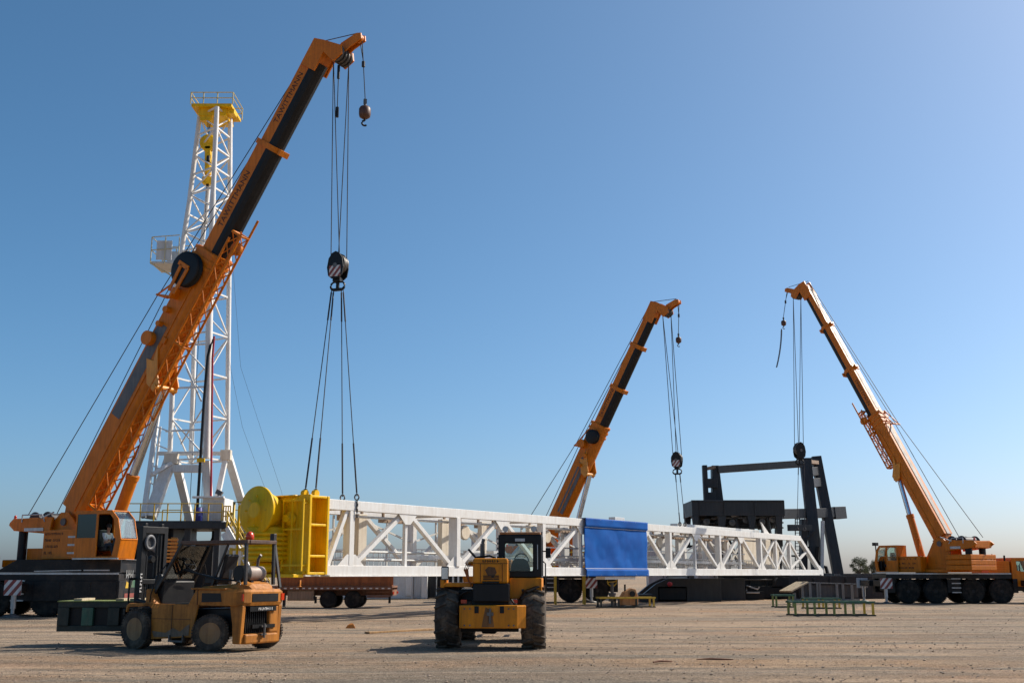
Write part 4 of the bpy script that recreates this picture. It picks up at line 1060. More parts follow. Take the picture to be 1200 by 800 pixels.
# strap hanging from the right ball hook
tp = P(918, 387, 77.3); b_ = P(912, 430, 77.3)
st = thing('lifting_strap', 'short dark webbing strap hanging curved from the ball hook', 'strap', b_)
mb = MB(); L_ = tp.z-b_.z
pts = [(.36-.02*k-.0055*k*k*.9+.0*k, 0, L_*(1-k/8)) for k in range(9)]
for k in range(8): mb.bar(pts[k], (pts[k+1][0], 0, pts[k+1][2]-.01), .26, .05, (1, 0, 0))
mb.path([pts[0], (pts[0][0], 0, L_+.1)], .04); mb.build('webbing', GREYP, st)

# ---- slings
def sling(label, top, bot, split, chain=True):
    top = Vector(top); bot = Vector(bot); t = thing('lifting_sling', label, 'sling', bot, 0, 'wire rope slings under the crane hooks')
    d = top-bot; mb = MB(); mb.path([bot+d*.02, top], .02, 6); mb.build('rope', ROPE, t, world=True)
    mb = MB()
    for f0, f1 in ((.035, .26), (.84, .985)):
        mb.tube(bot+d*f0, bot+d*f1, .035, n=6)
    mb.build('splice', ROPE, t, world=True)
    mb = MB(); q = bot+d.normalized()*.24
    for k in range(6):
        a = 2*math.pi*k/6; b = 2*math.pi*(k+1)/6
        mb.tube(q+Vector((.09*math.cos(a), 0, .12*math.sin(a)-.1)), q+Vector((.09*math.cos(b), 0, .12*math.sin(b)-.1)), .03, n=6)
    if chain:
        for k in range(6): mb.box(bot-Vector((0, 0, .05+.11*k)), (.03+.05*(k % 2), .03+.05*((k+1) % 2), .13))
    mb.build('shackle', STEEL, t, world=True)
def mw(x, y, z): return Vector((MX0, MY0, 0))+e1*x+e2*y+Vector((0, 0, z))
hb1 = hk1-Vector((0, 0, 1.58))
xs = mt(419)
sling('wire sling ending in chain wrapped round the top chord of the mast', hb1+Vector((.24, -.05, 0)), mw(xs, -.03, ZT+.02), 1)
sling('wire sling beside the chained one, its shackle bare above white steel', hb1+Vector((.16, .0, 0)), mw(xs-.62, .16, ZT-.03), 1, False)
sling('wire sling reaching the yellow crown farthest from the white lattice', hb1+Vector((-.24, .0, 0)), mw(-.74, .46, 4.60), 1, False)
sling('wire sling reaching the yellow crown on the side nearer the white lattice', hb1+Vector((-.16, .0, 0)), mw(-.50, .15, 4.60), 1, False)
hb2 = hk2-Vector((0, 0, 1.36))
sling('more upright wire sling under the hook block near the tarpaulin', hb2+Vector((-.12, 0, 0)), Vector((P(797, 613, 67.4).x, 67.4, ZT+.04)), 1, False)
sling('slanting sling under the hook block near the tarpaulin', hb2+Vector((.15, 0, 0)), Vector((P(803, 613, 68.0).x, 68.0, ZT+.04)), 1, False)
hb3 = hk3-Vector((0, 0, 1.55))
sling('sling under the hook block of the dark frame, nearer the hopper box', hb3+Vector((-.1, 0, 0)), P(934, 622, 77.8), 1, False)
sling('sling under the hook block of the dark frame, nearer the leaning legs', hb3+Vector((.3, 0, 0)), P(943, 622, 77.8), 1, False)

# ================= white derrick on its dark substructure =================
DY = 75.0
dl = P(243, 612, DY); dk = dl.z
der = thing('drilling_derrick', 'tall white upright derrick with yellow crown platform behind the longest crane', 'derrick', (dl.x, DY, 0))
def dp(name, fn, m=WHITE, bev=0, parent=None):
    mb = MB(); fn(mb); return mb.build(name, m, parent or der, bev, world=True)
lev = []
for (l, f, r) in (((234, 136), (254, 130), (270, 135)), ((222, 235), (249.5, 232), (269.5, 235)), ((207, 330), (246, 330), (268.5, 330)), ((199, 536), (241.5, 545), (266.5, 535))):
    L_, F_, R_ = P(*l, DY+1.0), P(*f, DY-.6), P(*r, DY+1.5)
    z = (L_.z+F_.z+R_.z)/3
    for q in (L_, F_, R_): q.z = z
    lev.append((L_, F_, R_, L_+R_-F_))
def leg_at(k, s):  # s 0..3 through the surveyed levels
    i = min(int(s), 2); t = s-i
    return lev[i][k]+(lev[i+1][k]-lev[i][k])*t
for k in range(4):
    dp('leg', lambda b: [b.tube(lev[i][k], lev[i+1][k], .17 if k != 1 else (.17, .19, .24)[i], n=10) for i in range(3)])
zs = [3-i*3/13 for i in range(14)]
for a in range(14):
    for k in range(4):
        k2 = (k+1) % 4
        if (k == 0 and a not in (0, 3, 6, 9, 12, 13, 10, 7)): continue    # open front face of the tower: fewer girts
        dp('girt', lambda b: b.bar(leg_at(k, zs[a]), leg_at(k2, zs[a]), .105))
for a in range(13):
    for k in range(4):
        k2 = (k+1) % 4
        if k == 0 and a < 5 and a % 2: continue
        p, q = (leg_at(k, zs[a]), leg_at(k2, zs[a+1])) if (a+k) % 2 else (leg_at(k2, zs[a]), leg_at(k, zs[a+1]))
        dp('brace', lambda b: b.bar(p, q, .085))
# crown platform
ct = lev[0]; cc = (ct[0]+ct[2])/2; zc = P(255, 130, DY).z
dp('crown_platform', lambda b: (b.box((cc.x+.1, cc.y, zc+.38), (2.9, 2.9, .22)), b.box((cc.x+.1, cc.y, zc), (2.0, 2.2, .6)), b.box((cc.x-.4, cc.y-.9, zc-.25), (.8, .3, .8)), b.box((cc.x+1.2, cc.y-.6, zc+.1), (.9, .8, .35))), YELLOW, .02)
def crail(b):
    for sx in (-1.42, -.5, .5, 1.62):
        for sy in (-1.42, 1.42): b.tube((cc.x+sx, cc.y+sy, zc+.45), (cc.x+sx, cc.y+sy, zc+1.36), .04, n=6)
    for z in (.92, 1.35):
        for sy in (-1.42, 1.42): b.tube((cc.x-1.42, cc.y+sy, zc+z), (cc.x+1.62, cc.y+sy, zc+z), .035, n=6)
        for sx in (-1.42, 1.62): b.tube((cc.x+sx, cc.y-1.42, zc+z), (cc.x+sx, cc.y+1.42, zc+z), .035, n=6)
dp('crown_railing', crail, mat('pale_yellow', (.6, .5, .2), .5))
# monkey board
mbz0, mbz1 = P(195, 313, DY).z, P(195, 283, DY).z; mx = P(181, 300, DY-.3).x; mx2 = P(213, 300, DY-.3).x
dp('monkey_board', lambda b: (b.b2(mx, mx2, DY-1, DY+1.5, mbz0, mbz0+.14), b.b2(mx+.35, mx2-.5, DY-1.02, DY-.96, mbz0+.25, mbz1-.25), b.b2(mx+.35, mx2, DY+1.4, DY+1.46, mbz0+.25, mbz1-.3)), WHITE2)
def mrail(b):
    for x in (mx, (mx+mx2)/2, mx2):
        for y in (DY-1.05, DY+1.5): b.tube((x, y, mbz0), (x, y, mbz1), .04, n=6)
    for z in (mbz1, (mbz0+mbz1)/2):
        for y in (DY-1.05, DY+1.5): b.tube((mx, y, z), (mx2, y, z+.15), .035, n=6)
        b.tube((mx, DY-1.05, z), (mx, DY+1.5, z), .035, n=6)
    b.tube((mx, DY-1.05, mbz0), (P(213, 330, DY).x, DY, P(213, 330, DY).z), .05, n=6)
dp('monkey_board_railing', mrail, mat('pale_yellow_rail', (.62, .56, .36), .5))
# travelling block
def tb(b):
    p = P(244.5, 168, DY+.5); b.lathe(p-Vector((0, .25, 0)), (0, 1, 0), [(.5, 0), (.62, .06), (.62, .44), (.5, .5)], 20)
    b.bar(p-Vector((0, 0, .3)), P(244, 192, DY+.5), .5, .4); b.tube(P(244, 190, DY+.5), P(243.5, 205, DY+.5), .24, n=10)
    b.box(P(243.5, 212, DY+.5), (.7, .5, .5))
tbk = dp('travelling_block', tb, YELLOW, .02)
dp('hook', lambda b: (b.tube(P(244, 183, DY+.2), P(244, 190, DY+.2), .12), b.tube(P(243.5, 207, DY+.5), P(243, 218, DY+.5), .1)), BLACK, 0, tbk)
dp('drill_line', lambda b: [b.path([P(u0, 133, DY+.5), P(u1, 600, DY+.6)], .022, 5) for u0, u1 in ((247, 222), (251, 236))]+[b.path([P(u, 133, DY+.5), P(244, 158, DY+.5)], .02, 5) for u in (242, 245, 248)], ROPE)
# base: A-frame legs, box beams, standpipe, hose
def thick(name, u0, v0, u1, v1, y0, y1, w_, h_=None, m=WHITE): dp(name, lambda b: b.bar(P(u0, v0, y0), P(u1, v1, y1), w_, h_ or w_, (0, 1, 0)), m, .02)
thick('base_leg', 201, 535, 176, 606, DY+1, DY-1.2, .75, .55)
thick('base_leg', 206, 540, 223, 611, DY+1, DY+4, .5, .5)
thick('base_leg', 266, 530, 287, 600, DY+1.5, DY+4, .5, .5)
thick('base_leg', 242, 540, 245, 600, DY-.6, DY-.6, .5, .5)
thick('base_leg', 265, 534, 250, 605, DY+1.2, DY-.2, .32)
thick('base_beam', 197, 549, 243, 549, DY+.8, DY-.5, .5, .5)
thick('base_beam', 184, 531, 262, 531, DY+1, DY+1.2, .25, .25)
thick('base_beam', 178, 556, 204, 541, DY-.6, DY+.6, .26)
thick('outer_mast_tube', 187, 470, 168, 606, DY+2.5, DY-1.6, .3)
thick('outer_mast_tube', 188, 500, 177, 606, DY+2.5, DY-1.0, .14)
for vv in (500, 520, 545, 565, 585): thick('brace', 184-(vv-500)*.13, vv, 200-(vv-500)*.2, vv+6, DY+1.2, DY+.4, .09)
dp('node_plate', lambda b: (b.box(P(201, 537, DY+.6), (.9, .5, .7)), b.box(P(265, 533, DY+1.1), (.7, .5, .7))), CREAM, .03)
for vv in (405, 455, 505, 531): dp('girt', lambda b: b.bar(P(197+(455-vv)*.05, vv, DY+1), P(242, vv-2, DY-.5), .12))
thick('brace', 218, 430, 236, 470, DY+.6, DY-.2, .12); thick('brace', 238, 478, 212, 520, DY-.2, DY+.7, .1)
dp('standpipe', lambda b: b.path([P(251, 394, DY-.9), P(249, 420, DY-.9), P(247, 600, DY-.9)], .075, 8), REDP)
dp('rotary_hose', lambda b: b.path([P(250, 398, DY-.9), P(246.5, 405, DY-1.1), P(243.5, 418, DY-1.2), P(239, 470, DY-1.2), P(233.5, 560, DY-1.2), P(230.5, 606, DY-1.2)], .10, 8), BLACK)
dp('hose_clamp', lambda b: b.box(P(235.5, 539, DY-1.25), (.5, .2, .25)), YELLOW)
dp('drawworks_house', lambda b: (b.b2(P(236, 600, DY-1.5).x, P(262, 600, DY-1.5).x, DY-1.4, DY+1.0, dk, P(245, 583, DY-1.5).z), b.b2(P(225, 583, DY-1.6).x, P(262, 583, DY-1.6).x, DY-1.6, DY-1.3, P(245, 583.5, DY-1.5).z, P(245, 581, DY-1.5).z)), WHITE, .02)
dp('door_panel', lambda b: b.b2(P(249, 600, DY-1.5).x, P(261, 600, DY-1.5).x, DY-1.44, DY-1.405, dk+.15, dk+1.35), WHITE2, .01)
dp('flood_lamp', lambda b: (b.box(P(257, 577, DY-1.4), (.42, .3, .3), Matrix.Rotation(.5, 3, 'Y')), b.tube(P(255, 583, DY-1.4), P(256, 578, DY-1.4), .04)), GREYP)
dxl, dxr = P(163, 612, DY).x, P(271, 612, DY).x
dp('deck', lambda b: (b.b2(dxl, dxr, DY-2.6, DY+5, dk-.42, dk), b.b2(dxl, dxr+.6, DY-2.7, DY-2.5, dk-.5, dk-.1)), RIGGREY, .02)
def drail(b):
    y = DY-2.55; xs_ = [dxl+(dxr-dxl)*i/7 for i in range(8)]
    for x in xs_: b.tube((x, y, dk), (x, y, dk+1.1), .045, n=6)
    for z in (.55, 1.1): b.tube((dxl, y, dk+z), (dxr, y, dk+z), .035, n=6)
    for i in range(4): b.tube((dxl+i*1.6, DY+4.9, dk), (dxl+i*1.6, DY+4.9, dk+1.1), .045, n=6)
    b.tube((dxl, DY+4.9, dk+1.1), (dxr, DY+4.9, dk+1.1), .035, n=6)
dp('deck_railing', drail, YELP)
def dgrill(b):
    xa, xb = P(262, 600, DY-2.4).x, P(270, 600, DY-2.4).x
    for i in range(4): b.tube((xa+(xb-xa)*i/3, DY-2.4, dk), (xa+(xb-xa)*i/3, DY-2.4, dk+.95), .04, n=6)
    for z in (.3, .6, .95): b.tube((xa, DY-2.4, dk+z), (xb, DY-2.4, dk+z), .04, n=6)
dp('gate', dgrill, YELP)
def sub(b):
    for y in (DY-2.2, DY+4.4):
        for x in (dxl+.4, dxl+2.4, dxr-2.2, dxr-.3): b.bar((x, y, 0), (x, y, dk-.4), .38)
        b.bar((dxl, y, .3), (dxr+.8, y, .3), .4, .5); b.bar((dxl+2.4, y, .5), (dxr-2.2, y, dk-.6), .22); b.bar((dxr-2.2, y, .5), (dxl+2.4, y, dk-.6), .22)
dp('substructure', sub, RIGGREY, .02)
dp('machine_housing', lambda b: (b.b2(dxl-.3, dxl+2.9, DY-1.9, DY+3.6, .3, dk-.45), b.b2(dxr-1.9, dxr-.5, DY-1.5, DY+3, .3, dk-1.3)), BLACK, .03)
lx = P(204, 640, DY-2.4).x
dp('louvre_panel', lambda b: [b.b2(lx-.38-.06*(k % 3 == 1), lx+.30+.1*(k < 3), DY-2.75, DY-2.5, H+.72+.225*k, H+.86+.225*k) for k in range(7)]+[b.b2(lx-.2, lx+.2, DY-2.5, DY-2.35, H+.6, H+2.3)], ORL, .02)
dp('cable_drum', lambda b: b.lathe(P(184, 639, DY-2.8), (0, 1, 0), [(.34, 0), (.45, .03), (.45, .12), (.34, .15)], 24), GREYP)
# stair with yellow handrails at the right of the deck
sx0 = P(268, 618, DY-2.9); sx1 = P(313, 690, DY-4.5)
def stair(b):
    for y in (-.5, .5): b.bar(sx0+Vector((0, y, 0)), Vector((sx1.x, sx1.y+y, .35)), .08, .3)
    for i in range(15):
        t = (i+.5)/15; q = sx0+(Vector((sx1.x, sx1.y, .35))-sx0)*t; b.box(q+Vector((0, 0, .05)), (.32, 1.0, .05))
    b.bar(sx0+Vector((-.1, 0, -.2)), Vector((sx1.x-.1, sx1.y, .1)), .9, .06, (0, 1, 0))
stp = dp('stair', stair, WHITE)
def srail(b):
    for y in (-.55, .55):
        a, e = sx0+Vector((0, y, 1.0)), Vector((sx1.x, sx1.y+y, 1.35))
        b.tube(a, e, .05, n=6); b.tube(a-Vector((0, 0, .5)), e-Vector((0, 0, .5)), .04, n=6)
        for i in range(5):
            q = a+(e-a)*i/4; b.tube(q, q-Vector((0, 0, 1.)), .045, n=6)
    for v_ in ((264, 590), (272, 590)): pass
dp('handrail', srail, YELP, 0, stp)
def portal(b):
    xa, xb = P(274, 600, DY-3).x, P(283, 600, DY-3).x; z0, z1 = P(275, 616, DY-3).z, P(275, 588, DY-3).z
    b.path([(xa, DY-3, z0), (xa, DY-3, z1), (xb, DY-3, z1)], .09, 6); b.tube((xa, DY-3, z0+.1), (xb+.1, DY-3, z0+.1), .12)
dp('handrail', portal, YELP, 0, stp)
def cabin(b):
    xa, xb = P(270, 660, DY-4).x, P(284, 660, DY-4).x
    for x in (xa, xb): b.bar((x, DY-4, .0), (x, DY-4, H+1.6), .18)
    for z in (H-.7, H+1.5): b.bar((xa, DY-4, z), (xb, DY-4, z), .16)
dp('yellow_frame', cabin, YELP)
# guy wires
for pts in (((272, 300, DY+1), (282, 430, DY+3), (330, 576, DY+10), (352, 705, DY+14)), ((268, 420, DY+1), (284, 500, DY+4), (312, 576, DY+10), (330, 700, DY+14))):
    dp('guy_wire', lambda b: b.path([P(*q) for q in pts], .009, 5), ROPE)
bd = thing('drum', 'dark blue drum standing on the derrick deck by the black hose', 'drum', (P(232, 607, DY-2).x, DY-2.0, dk))
MBd = MB(); MBd.lathe((0, 0, 0), (0, 0, 1), [(.26, 0), (.28, .02), (.28, .30), (.295, .32), (.28, .34), (.28, .6), (.295, .62), (.28, .64), (.28, .86), (.26, .88)], 20); MBd.build('body', BLUEP, bd)
MBd = MB(); MBd.tube((.1, 0, .88), (.1, 0, .92), .05); MBd.build('cap', BLACK, bd)

# ================= dark rig with gantry at right =================
rg = thing('rig_substructure', 'dark grey steel rig with hopper box, high crossbeam and leaning A-frame legs', 'rig base', (P(880, 672, 84).x, 84, 0))
def rp(name, fn, m=RIGGREY, bev=.02, parent=None):
    mb = MB(); fn(mb); return mb.build(name, m, parent or rg, bev, world=True)
YG = 88.0
def rbar(name, a, b_, w_, h_, ya=YG, yb=YG, m=RIGGREY, **k): return rp(name, lambda b: b.bar(P(a[0], a[1], ya), P(b_[0], b_[1], yb), w_, h_, (0, 1, 0)), m, **k)
rbar('gantry_leg', (825.5, 545), (831, 660), .36, .5)
rp('gantry_leg', lambda b: b.prism([(0, 0), (.55, 0), (.85, -3.4), (.9, -6.5), (-.25, -6.5), (-.05, -2.4)], P(834.5, 545, YG), (1, 0, 0), (0, 0, 1), -.8))
rbar('gantry_brace', (826, 566), (840, 566), .7, .6); rbar('gantry_brace', (829, 582), (838, 582), .7, .5); rbar('gantry_pin', (828, 549), (838, 547), .25, .3, m=TAN)
rbar('crossbeam', (840, 550), (942, 543), .57, .43, 88, 92)
rbar('gantry_leg', (943.5, 537), (958.5, 674), .9, .5, 92, 90.5)
rbar('gantry_leg', (956, 535), (983, 678), .8, .6, 94, 92.5)
rbar('gantry_leg', (944, 560), (953, 640), .4, .5, 92.4, 91)
rbar('gantry_brace', (945, 553), (959, 552), .7, .5, 92, 94); rbar('gantry_brace', (948, 566), (962, 565), .7, .6, 92, 94); rbar('gantry_pin', (947, 541), (957, 542), .3, .4, 92, 93.5, TAN)
rbar('outrigger_beam', (914, 602), (986, 600.5), .76, .7, 89.5, 94.8); rbar('outrigger_beam', (924, 618), (958, 618), .5, .32, 90, 91.3)
rbar('beam_cap', (974, 601), (987, 600.5), 1.0, .85, 93.9, 94.9)
rbar('post', (942, 608), (942, 668), .5, .5, 91, 91); rbar('brace', (944, 633), (955, 622), .2, .2, 90.8, 90.8); rbar('rung', (942, 641), (957, 641), .14, .12, 91, 91); rbar('rung', (922, 651), (942, 651), .14, .12, 91, 91)
rbar('support_cylinder', (964, 610), (963, 676), .25, .25, 90, 90, WHITE2)
rp('hose', lambda b: b.path([P(958, 640, 90.2), P(957, 655, 90.2), P(961, 662, 90.2), P(968, 664, 90.2), P(970, 672, 90.2), P(966, 680, 90.2)], .16, 8), BLACK, 0)
rp('valve_block', lambda b: (b.box(P(970, 675, 89.8), (.5, .4, .5)), b.box(P(981, 676, 90), (.4, .4, .5))), STEEL)
# hopper box
YB = 82.0
bx0, bx1 = P(811, 595, YB).x, P(918, 595, YB).x; z1, z0 = P(865, 586, YB).z, P(865, 604, YB).z
rp('hopper_box', lambda b: (b.b2(bx0, bx1, YB, YB+.12, z0, z1), b.b2(bx0, bx0+.12, YB+.12, YB+4.2, z0, z1), b.b2(bx1-.12, bx1, YB+.12, YB+4.2, z0, z1), b.b2(bx0, bx1, YB+4.2, YB+4.32, z0, z1), b.b2(bx0+.12, bx1-.12, YB+.12, YB+4.2, z0+.1, z0+.2), b.b2(bx0-.05, bx1+.05, YB-.05, YB-.004, z1-.12, z1+.02),
    [b.b2(x-.06, x+.06, YB-.1, YB-.004, z0, z1-.13) for x in (P(820, 595, YB).x, P(849, 595, YB).x, P(885, 595, YB).x)],
    [b.b2(bx1+.004, bx1+.1, YB+y, YB+y+.25, z0, z1) for y in (.0, 1.5, 3.)]))
for u, w0, w1 in ((815, 8, 4), (846, 10, 5), (881, 10, 5), (913, 8, 6)):
    x = P(u, 604, YB).x; k = YB/F
    for y in (YB+.02, YB+3.6): rp('box_leg', lambda b: b.prism([(-w0*k/2, 0), (-w1*k/2, -1.1), (-w1*k/2, -2.2), (w1*k/2, -2.2), (w1*k/2, -1.1), (w0*k/2, 0)], (x, y+.3, z0), (1, 0, 0), (0, 0, 1), .3))
def rail_pts(b, a, e, n, h):
    for i in range(n):
        q = a+(e-a)*i/(n-1); b.tube(q, q+Vector((0, 0, h)), .035, n=6)
    for f in (.5, 1): b.tube(a+Vector((0, 0, h*f)), e+Vector((0, 0, h*f)), .03, n=6)
rgx = random.Random(11)
for i in range(8):
    u = 830+i*11; v = rgx.uniform(606, 618); r_ = rgx.uniform(.2, .42)
    p = P(u, v, YB+1.5+rgx.random()*1.5)
    if i % 3: rp('pump', lambda b: (b.lathe(p-Vector((0, .5, 0)), (0, 1, 0), [(r_*.6, 0), (r_, .05), (r_, .8), (r_*.6, .9)], 14), b.box(p-Vector((0, 0, r_*1.4)), (r_*1.6, .8, r_))), RIGGREY)
    else: rp('motor', lambda b: (b.box(p, (.9, .8, .8)), b.tube(p+Vector((-.7, -.2, 0)), p+Vector((.7, -.2, 0)), .25, n=12)), RIGGREY)
rp('pipe', lambda b: [b.tube(P(822, v, YB+2), P(918, v-1, YB+2), .07, n=6) for v in (608, 613, 619)], STEEL, 0)
rp('frame_post', lambda b: [b.bar(P(u, 604, YB+2.5), P(u, 676, YB+2.5), .7, .6, (0, 1, 0)) for u in (822, 850)], RIGGREY)
rp('frame_post', lambda b: [b.bar(P(u, 604, YB+3.5), P(u, 676, YB+3.5), .45, .5, (0, 1, 0)) for u in (869, 896, 912)], RIGGREY)
rp('frame_brace', lambda b: (b.bar(P(870, 625, YB+3.5), P(896, 668, YB+3.5), .25), b.bar(P(852, 628, YB+3.5), P(869, 668, YB+3.5), .25), b.bar(P(852, 648, YB+3.5), P(912, 648, YB+3.5), .2), b.bar(P(800, 640, YB+3), P(822, 640, YB+3), .2)), RIGGREY)
# base skid
zt = 1.62
gxl, gxr = P(800, 690, 84).x, P(1024, 690, 84).x
rp('base_beam', lambda b: b.b2(gxl, gxr, 81.6, 82.4, .0, zt)); rp('base_beam', lambda b: b.b2(gxl, gxr, 95.0, 95.8, .0, zt+.05))
rp('base_deck', lambda b: b.b2(gxl+.3, gxr-.2, 82.4, 95.0, zt-.3, zt-.1))
rp('base_rib', lambda b: [b.b2(gxl+1+1.15*i, gxl+1.12+1.15*i, 81.45, 81.6, .15, zt-.15) for i in range(int((gxr-gxl-1)/1.15))])
for ua, ub, yy in ((749, 800, 74), (782, 830, 77)):
    xa, xb = P(ua, 690, yy).x, P(ub, 690, yy).x
    rp('skid_runner', lambda b: b.prism([(xa, .25), (xa+.25, .0), (xb+2.5, 0), (xb+2.5, 1.45), (xa+1.9, 1.45), (xa+1.1, 1.1)], (0, yy+.6, 0), (1, 0, 0), (0, 0, 1), .6))
    rp('skid_runner', lambda b: b.prism([(xa, .25), (xa+.25, .0), (xb+2.5, 0), (xb+2.5, 1.45), (xa+1.9, 1.45), (xa+1.1, 1.1)], (0, yy+3.6, 0), (1, 0, 0), (0, 0, 1), .6))
for u, wd, ht, yy, m in ((757, .9, .5, 72, RIGGREY), (788, 1.9, .95, 74, BLACK), (802, 1.2, .75, 75, RIGGREY), (826, 1.0, 1.15, 78, GREYP), (838, .9, .8, 79, RIGGREY), (852, 1.4, 1.0, 79, BLACK), (864, .8, .5, 78.5, GREYP), (884, 1.3, .55, 79, BLACK), (897, 2.4, .9, 80, BLACK)):
    x = P(u, 690, yy).x; rp('equipment_box', lambda b: (b.b2(x-wd/2, x+wd/2, yy, yy+1.2, 0, ht), b.b2(x-wd/2+.08, x+wd/2-.08, yy-.03, yy-.001, .1, ht-.1)), m, .03)
rp('valve', lambda b: (b.box(P(865, 683, 78), (.6, .3, .55)), b.tube(P(858, 688, 77.9), P(863, 695, 77.9), .07)), STEEL)
rp('pipe_rack', lambda b: (b.path([P(875, 692, 78), P(875, 686, 78), P(888, 690, 78), P(890, 687, 78)], .06), b.path([P(875, 694, 78), P(890, 694, 78)], .06)), SILVER, 0)
rp('coupling', lambda b: b.lathe(P(784.5, 684, 73.5), (0, -1, 0), [(.1, 0), (.16, .05), (.16, .2), (.08, .25)], 12), REDP, 0)
rp('skid_ramp', lambda b: b.prism([(P(893, 690, 80).x, 0), (P(925, 690, 80).x, 0), (P(925, 690, 80).x, 1.5), (P(913, 690, 80).x, 1.5)], (0, 81, 0), (1, 0, 0), (0, 0, 1), 1.0), BLACK)

rp('ladder', lambda b: (b.bar(P(932, 606, 90.6), P(932, 668, 90.6), .07), b.bar(P(937, 606, 90.6), P(937, 668, 90.6), .07), [b.bar(P(932, 608+4*i, 90.6), P(937, 608+4*i, 90.6), .05) for i in range(15)]), RIGGREY, 0)
for v in (676, 684, 692): rp('pipe_run', lambda b: b.path([P(808, v, 80.6), P(846, v, 80.6), P(850, v+3, 80.6), P(905, v+3, 80.6)], .07, 6), (STEEL, BLACK, RIGGREY)[(v//8) % 3], 0)
rp('cable_tray', lambda b: b.bar(P(834, 607, YB+1), P(916, 606, YB+1), .3, .12), GREYP)
for u, v in ((828, 611), (858, 612), (874, 609), (893, 611), (905, 608)): rp('hand_wheel', lambda b: b.lathe(P(u, v, YB+.6), (0, -1, 0), [(.22, 0), (.25, .02), (.25, .05), (.2, .06), (.06, .03), (.06, .1)], 14), STEEL, 0)
for u in (818, 862, 899): rp('hydraulic_cylinder', lambda b: (b.tube(P(u, 606, YB+.8), P(u+6, 640, YB+.8), .13, n=10), b.tube(P(u+6, 640, YB+.8), P(u+9, 656, YB+.8), .07, n=8)), RIGGREY, 0)
rp('light_box', lambda b: b.box(P(808, 686, 79), (.4, .3, .5)), WHITE2)
rp('gauge_panel', lambda b: (b.box(P(842, 684, 78.4), (.55, .12, .6)), b.tube(P(842, 689, 78.5), P(842, 697, 78.5), .06)), GREYP)

# grey walkway with slanting plank end
YW = 77.0
wk = thing('walkway_ramp', 'low grey steel walkway with pale slanted ramp end and light posts', 'walkway', (P(945, 700, YW).x, YW, 0))
xa, xb = P(942, 690, YW).x, P(1007, 690, YW).x; za, zb2 = P(950, 681.5, YW).z, P(1005, 683.5, YW).z
def wp(name, fn, m, bev=.01):
    mb = MB(); fn(mb); return mb.build(name, m, wk, bev, world=True)
wp('deck_plate', lambda b: b.bar((xa, YW+.6, za-.03), (xb, YW+.6, zb2-.03), 1.2, .07), CONC)
wp('side_plate', lambda b: b.b2(xa+.1, xb, YW+.3, YW+.36, .2, zb2-.1), GREYP)
for u in (931, 940.5, 949.5, 958.5, 960.5, 981, 988, 998.5):
    x = P(u, 690, YW).x; wp('post', lambda b: b.b2(x-.09, x+.09, YW, YW+.12, 0, za-.08 if u > 935 else .5), CONC)
wp('ramp_plank', lambda b: b.bar((xa+.05, YW+.5, za-.02), (P(920, 693, YW).x, YW-.1, P(920, 692.5, YW).z), 1.3, .1), WOODP)
wp('base_rail', lambda b: b.b2(P(922, 690, YW).x, xb, YW-.02, YW+.14, 0, .1), CONC)

# low dark container behind the walkway, and far trees
dcn = thing('steel_container', 'long low dark steel container behind the grey walkway', 'container', (P(1008, 690, 98).x, 98, 0))
mb = MB(); mb.b2(-2.8, 2.8, 0, 2.4, .1, 1.72); [mb.b2(-2.7+.45*i, -2.5+.45*i, -.04, 0, .25, 1.55) for i in range(12)]; mb.build('body', RIGGREY, dcn, .03)
mb = MB(); mb.b2(-2.85, 2.85, -.03, 2.43, 1.722, 1.78); mb.build('lid', GREYP, dcn)

def leafmat(n, c): return mat(n, c, .75, 0, .55, 1.6)
LEAF = leafmat('olive_leaf', (.10, .115, .045)); LEAF2 = leafmat('dry_leaf', (.17, .16, .08)); BARK = mat('bark', (.12, .09, .065), .9, 0, .3, 5, None, 0, 1, .4)
def tree(label, u, Y, htot, wid, seed, lm):
    rr = random.Random(seed); t = thing('tree', label, 'tree', (P(u, 672, Y).x, Y, 0), 0, 'small trees far beyond the yard')
    mb = MB(); mb.path([(0, 0, 0), (.06, 0, htot*.2), (-.05, .05, htot*.45)], [.16, .12, .08], 8)
    cl = []
    for k in range(11):
        a = rr.uniform(0, 6.28); q = Vector((math.cos(a)*wid*rr.uniform(.1, .46), math.sin(a)*wid*rr.uniform(.1, .46), htot*rr.uniform(.42, .92)))
        mb.path([(-.02, .0, htot*rr.uniform(.2, .45)), q*.6+Vector((0, 0, htot*.12)), q], [.06, .04, .02], 5); cl.append((q, rr.uniform(.28, .55)*htot*.32))
    mb.build('trunk', BARK, t)
    mb = MB()
    for q, r_ in cl:
        for _ in range(300):
            d = Vector((rr.gauss(0, 1), rr.gauss(0, 1), rr.gauss(0, .75))); d.normalize(); p = q+d*r_*(rr.random()**.45)*rr.uniform(.7, 1.25)
            s_ = rr.uniform(.05, .12); a = Vector((rr.gauss(0, 1), rr.gauss(0, 1), rr.gauss(0, 1))).normalized(); b = a.cross(Vector((rr.gauss(0, 1), rr.gauss(0, 1), rr.gauss(0, 1)))).normalized()
            mb.add([p-a*s_-b*s_*.4, p+a*s_, p+b*s_*.6], [(0, 1, 2)])
    mb.build('crown', lm, t); return t
tree('rounded denser olive green tree beyond the dark container', 1006, 165, 4.2, 2.9, 4, LEAF)
tree('paler sparse tree showing beside the lamp post of the crane', 1022, 168, 3.7, 2.3, 8, LEAF2)

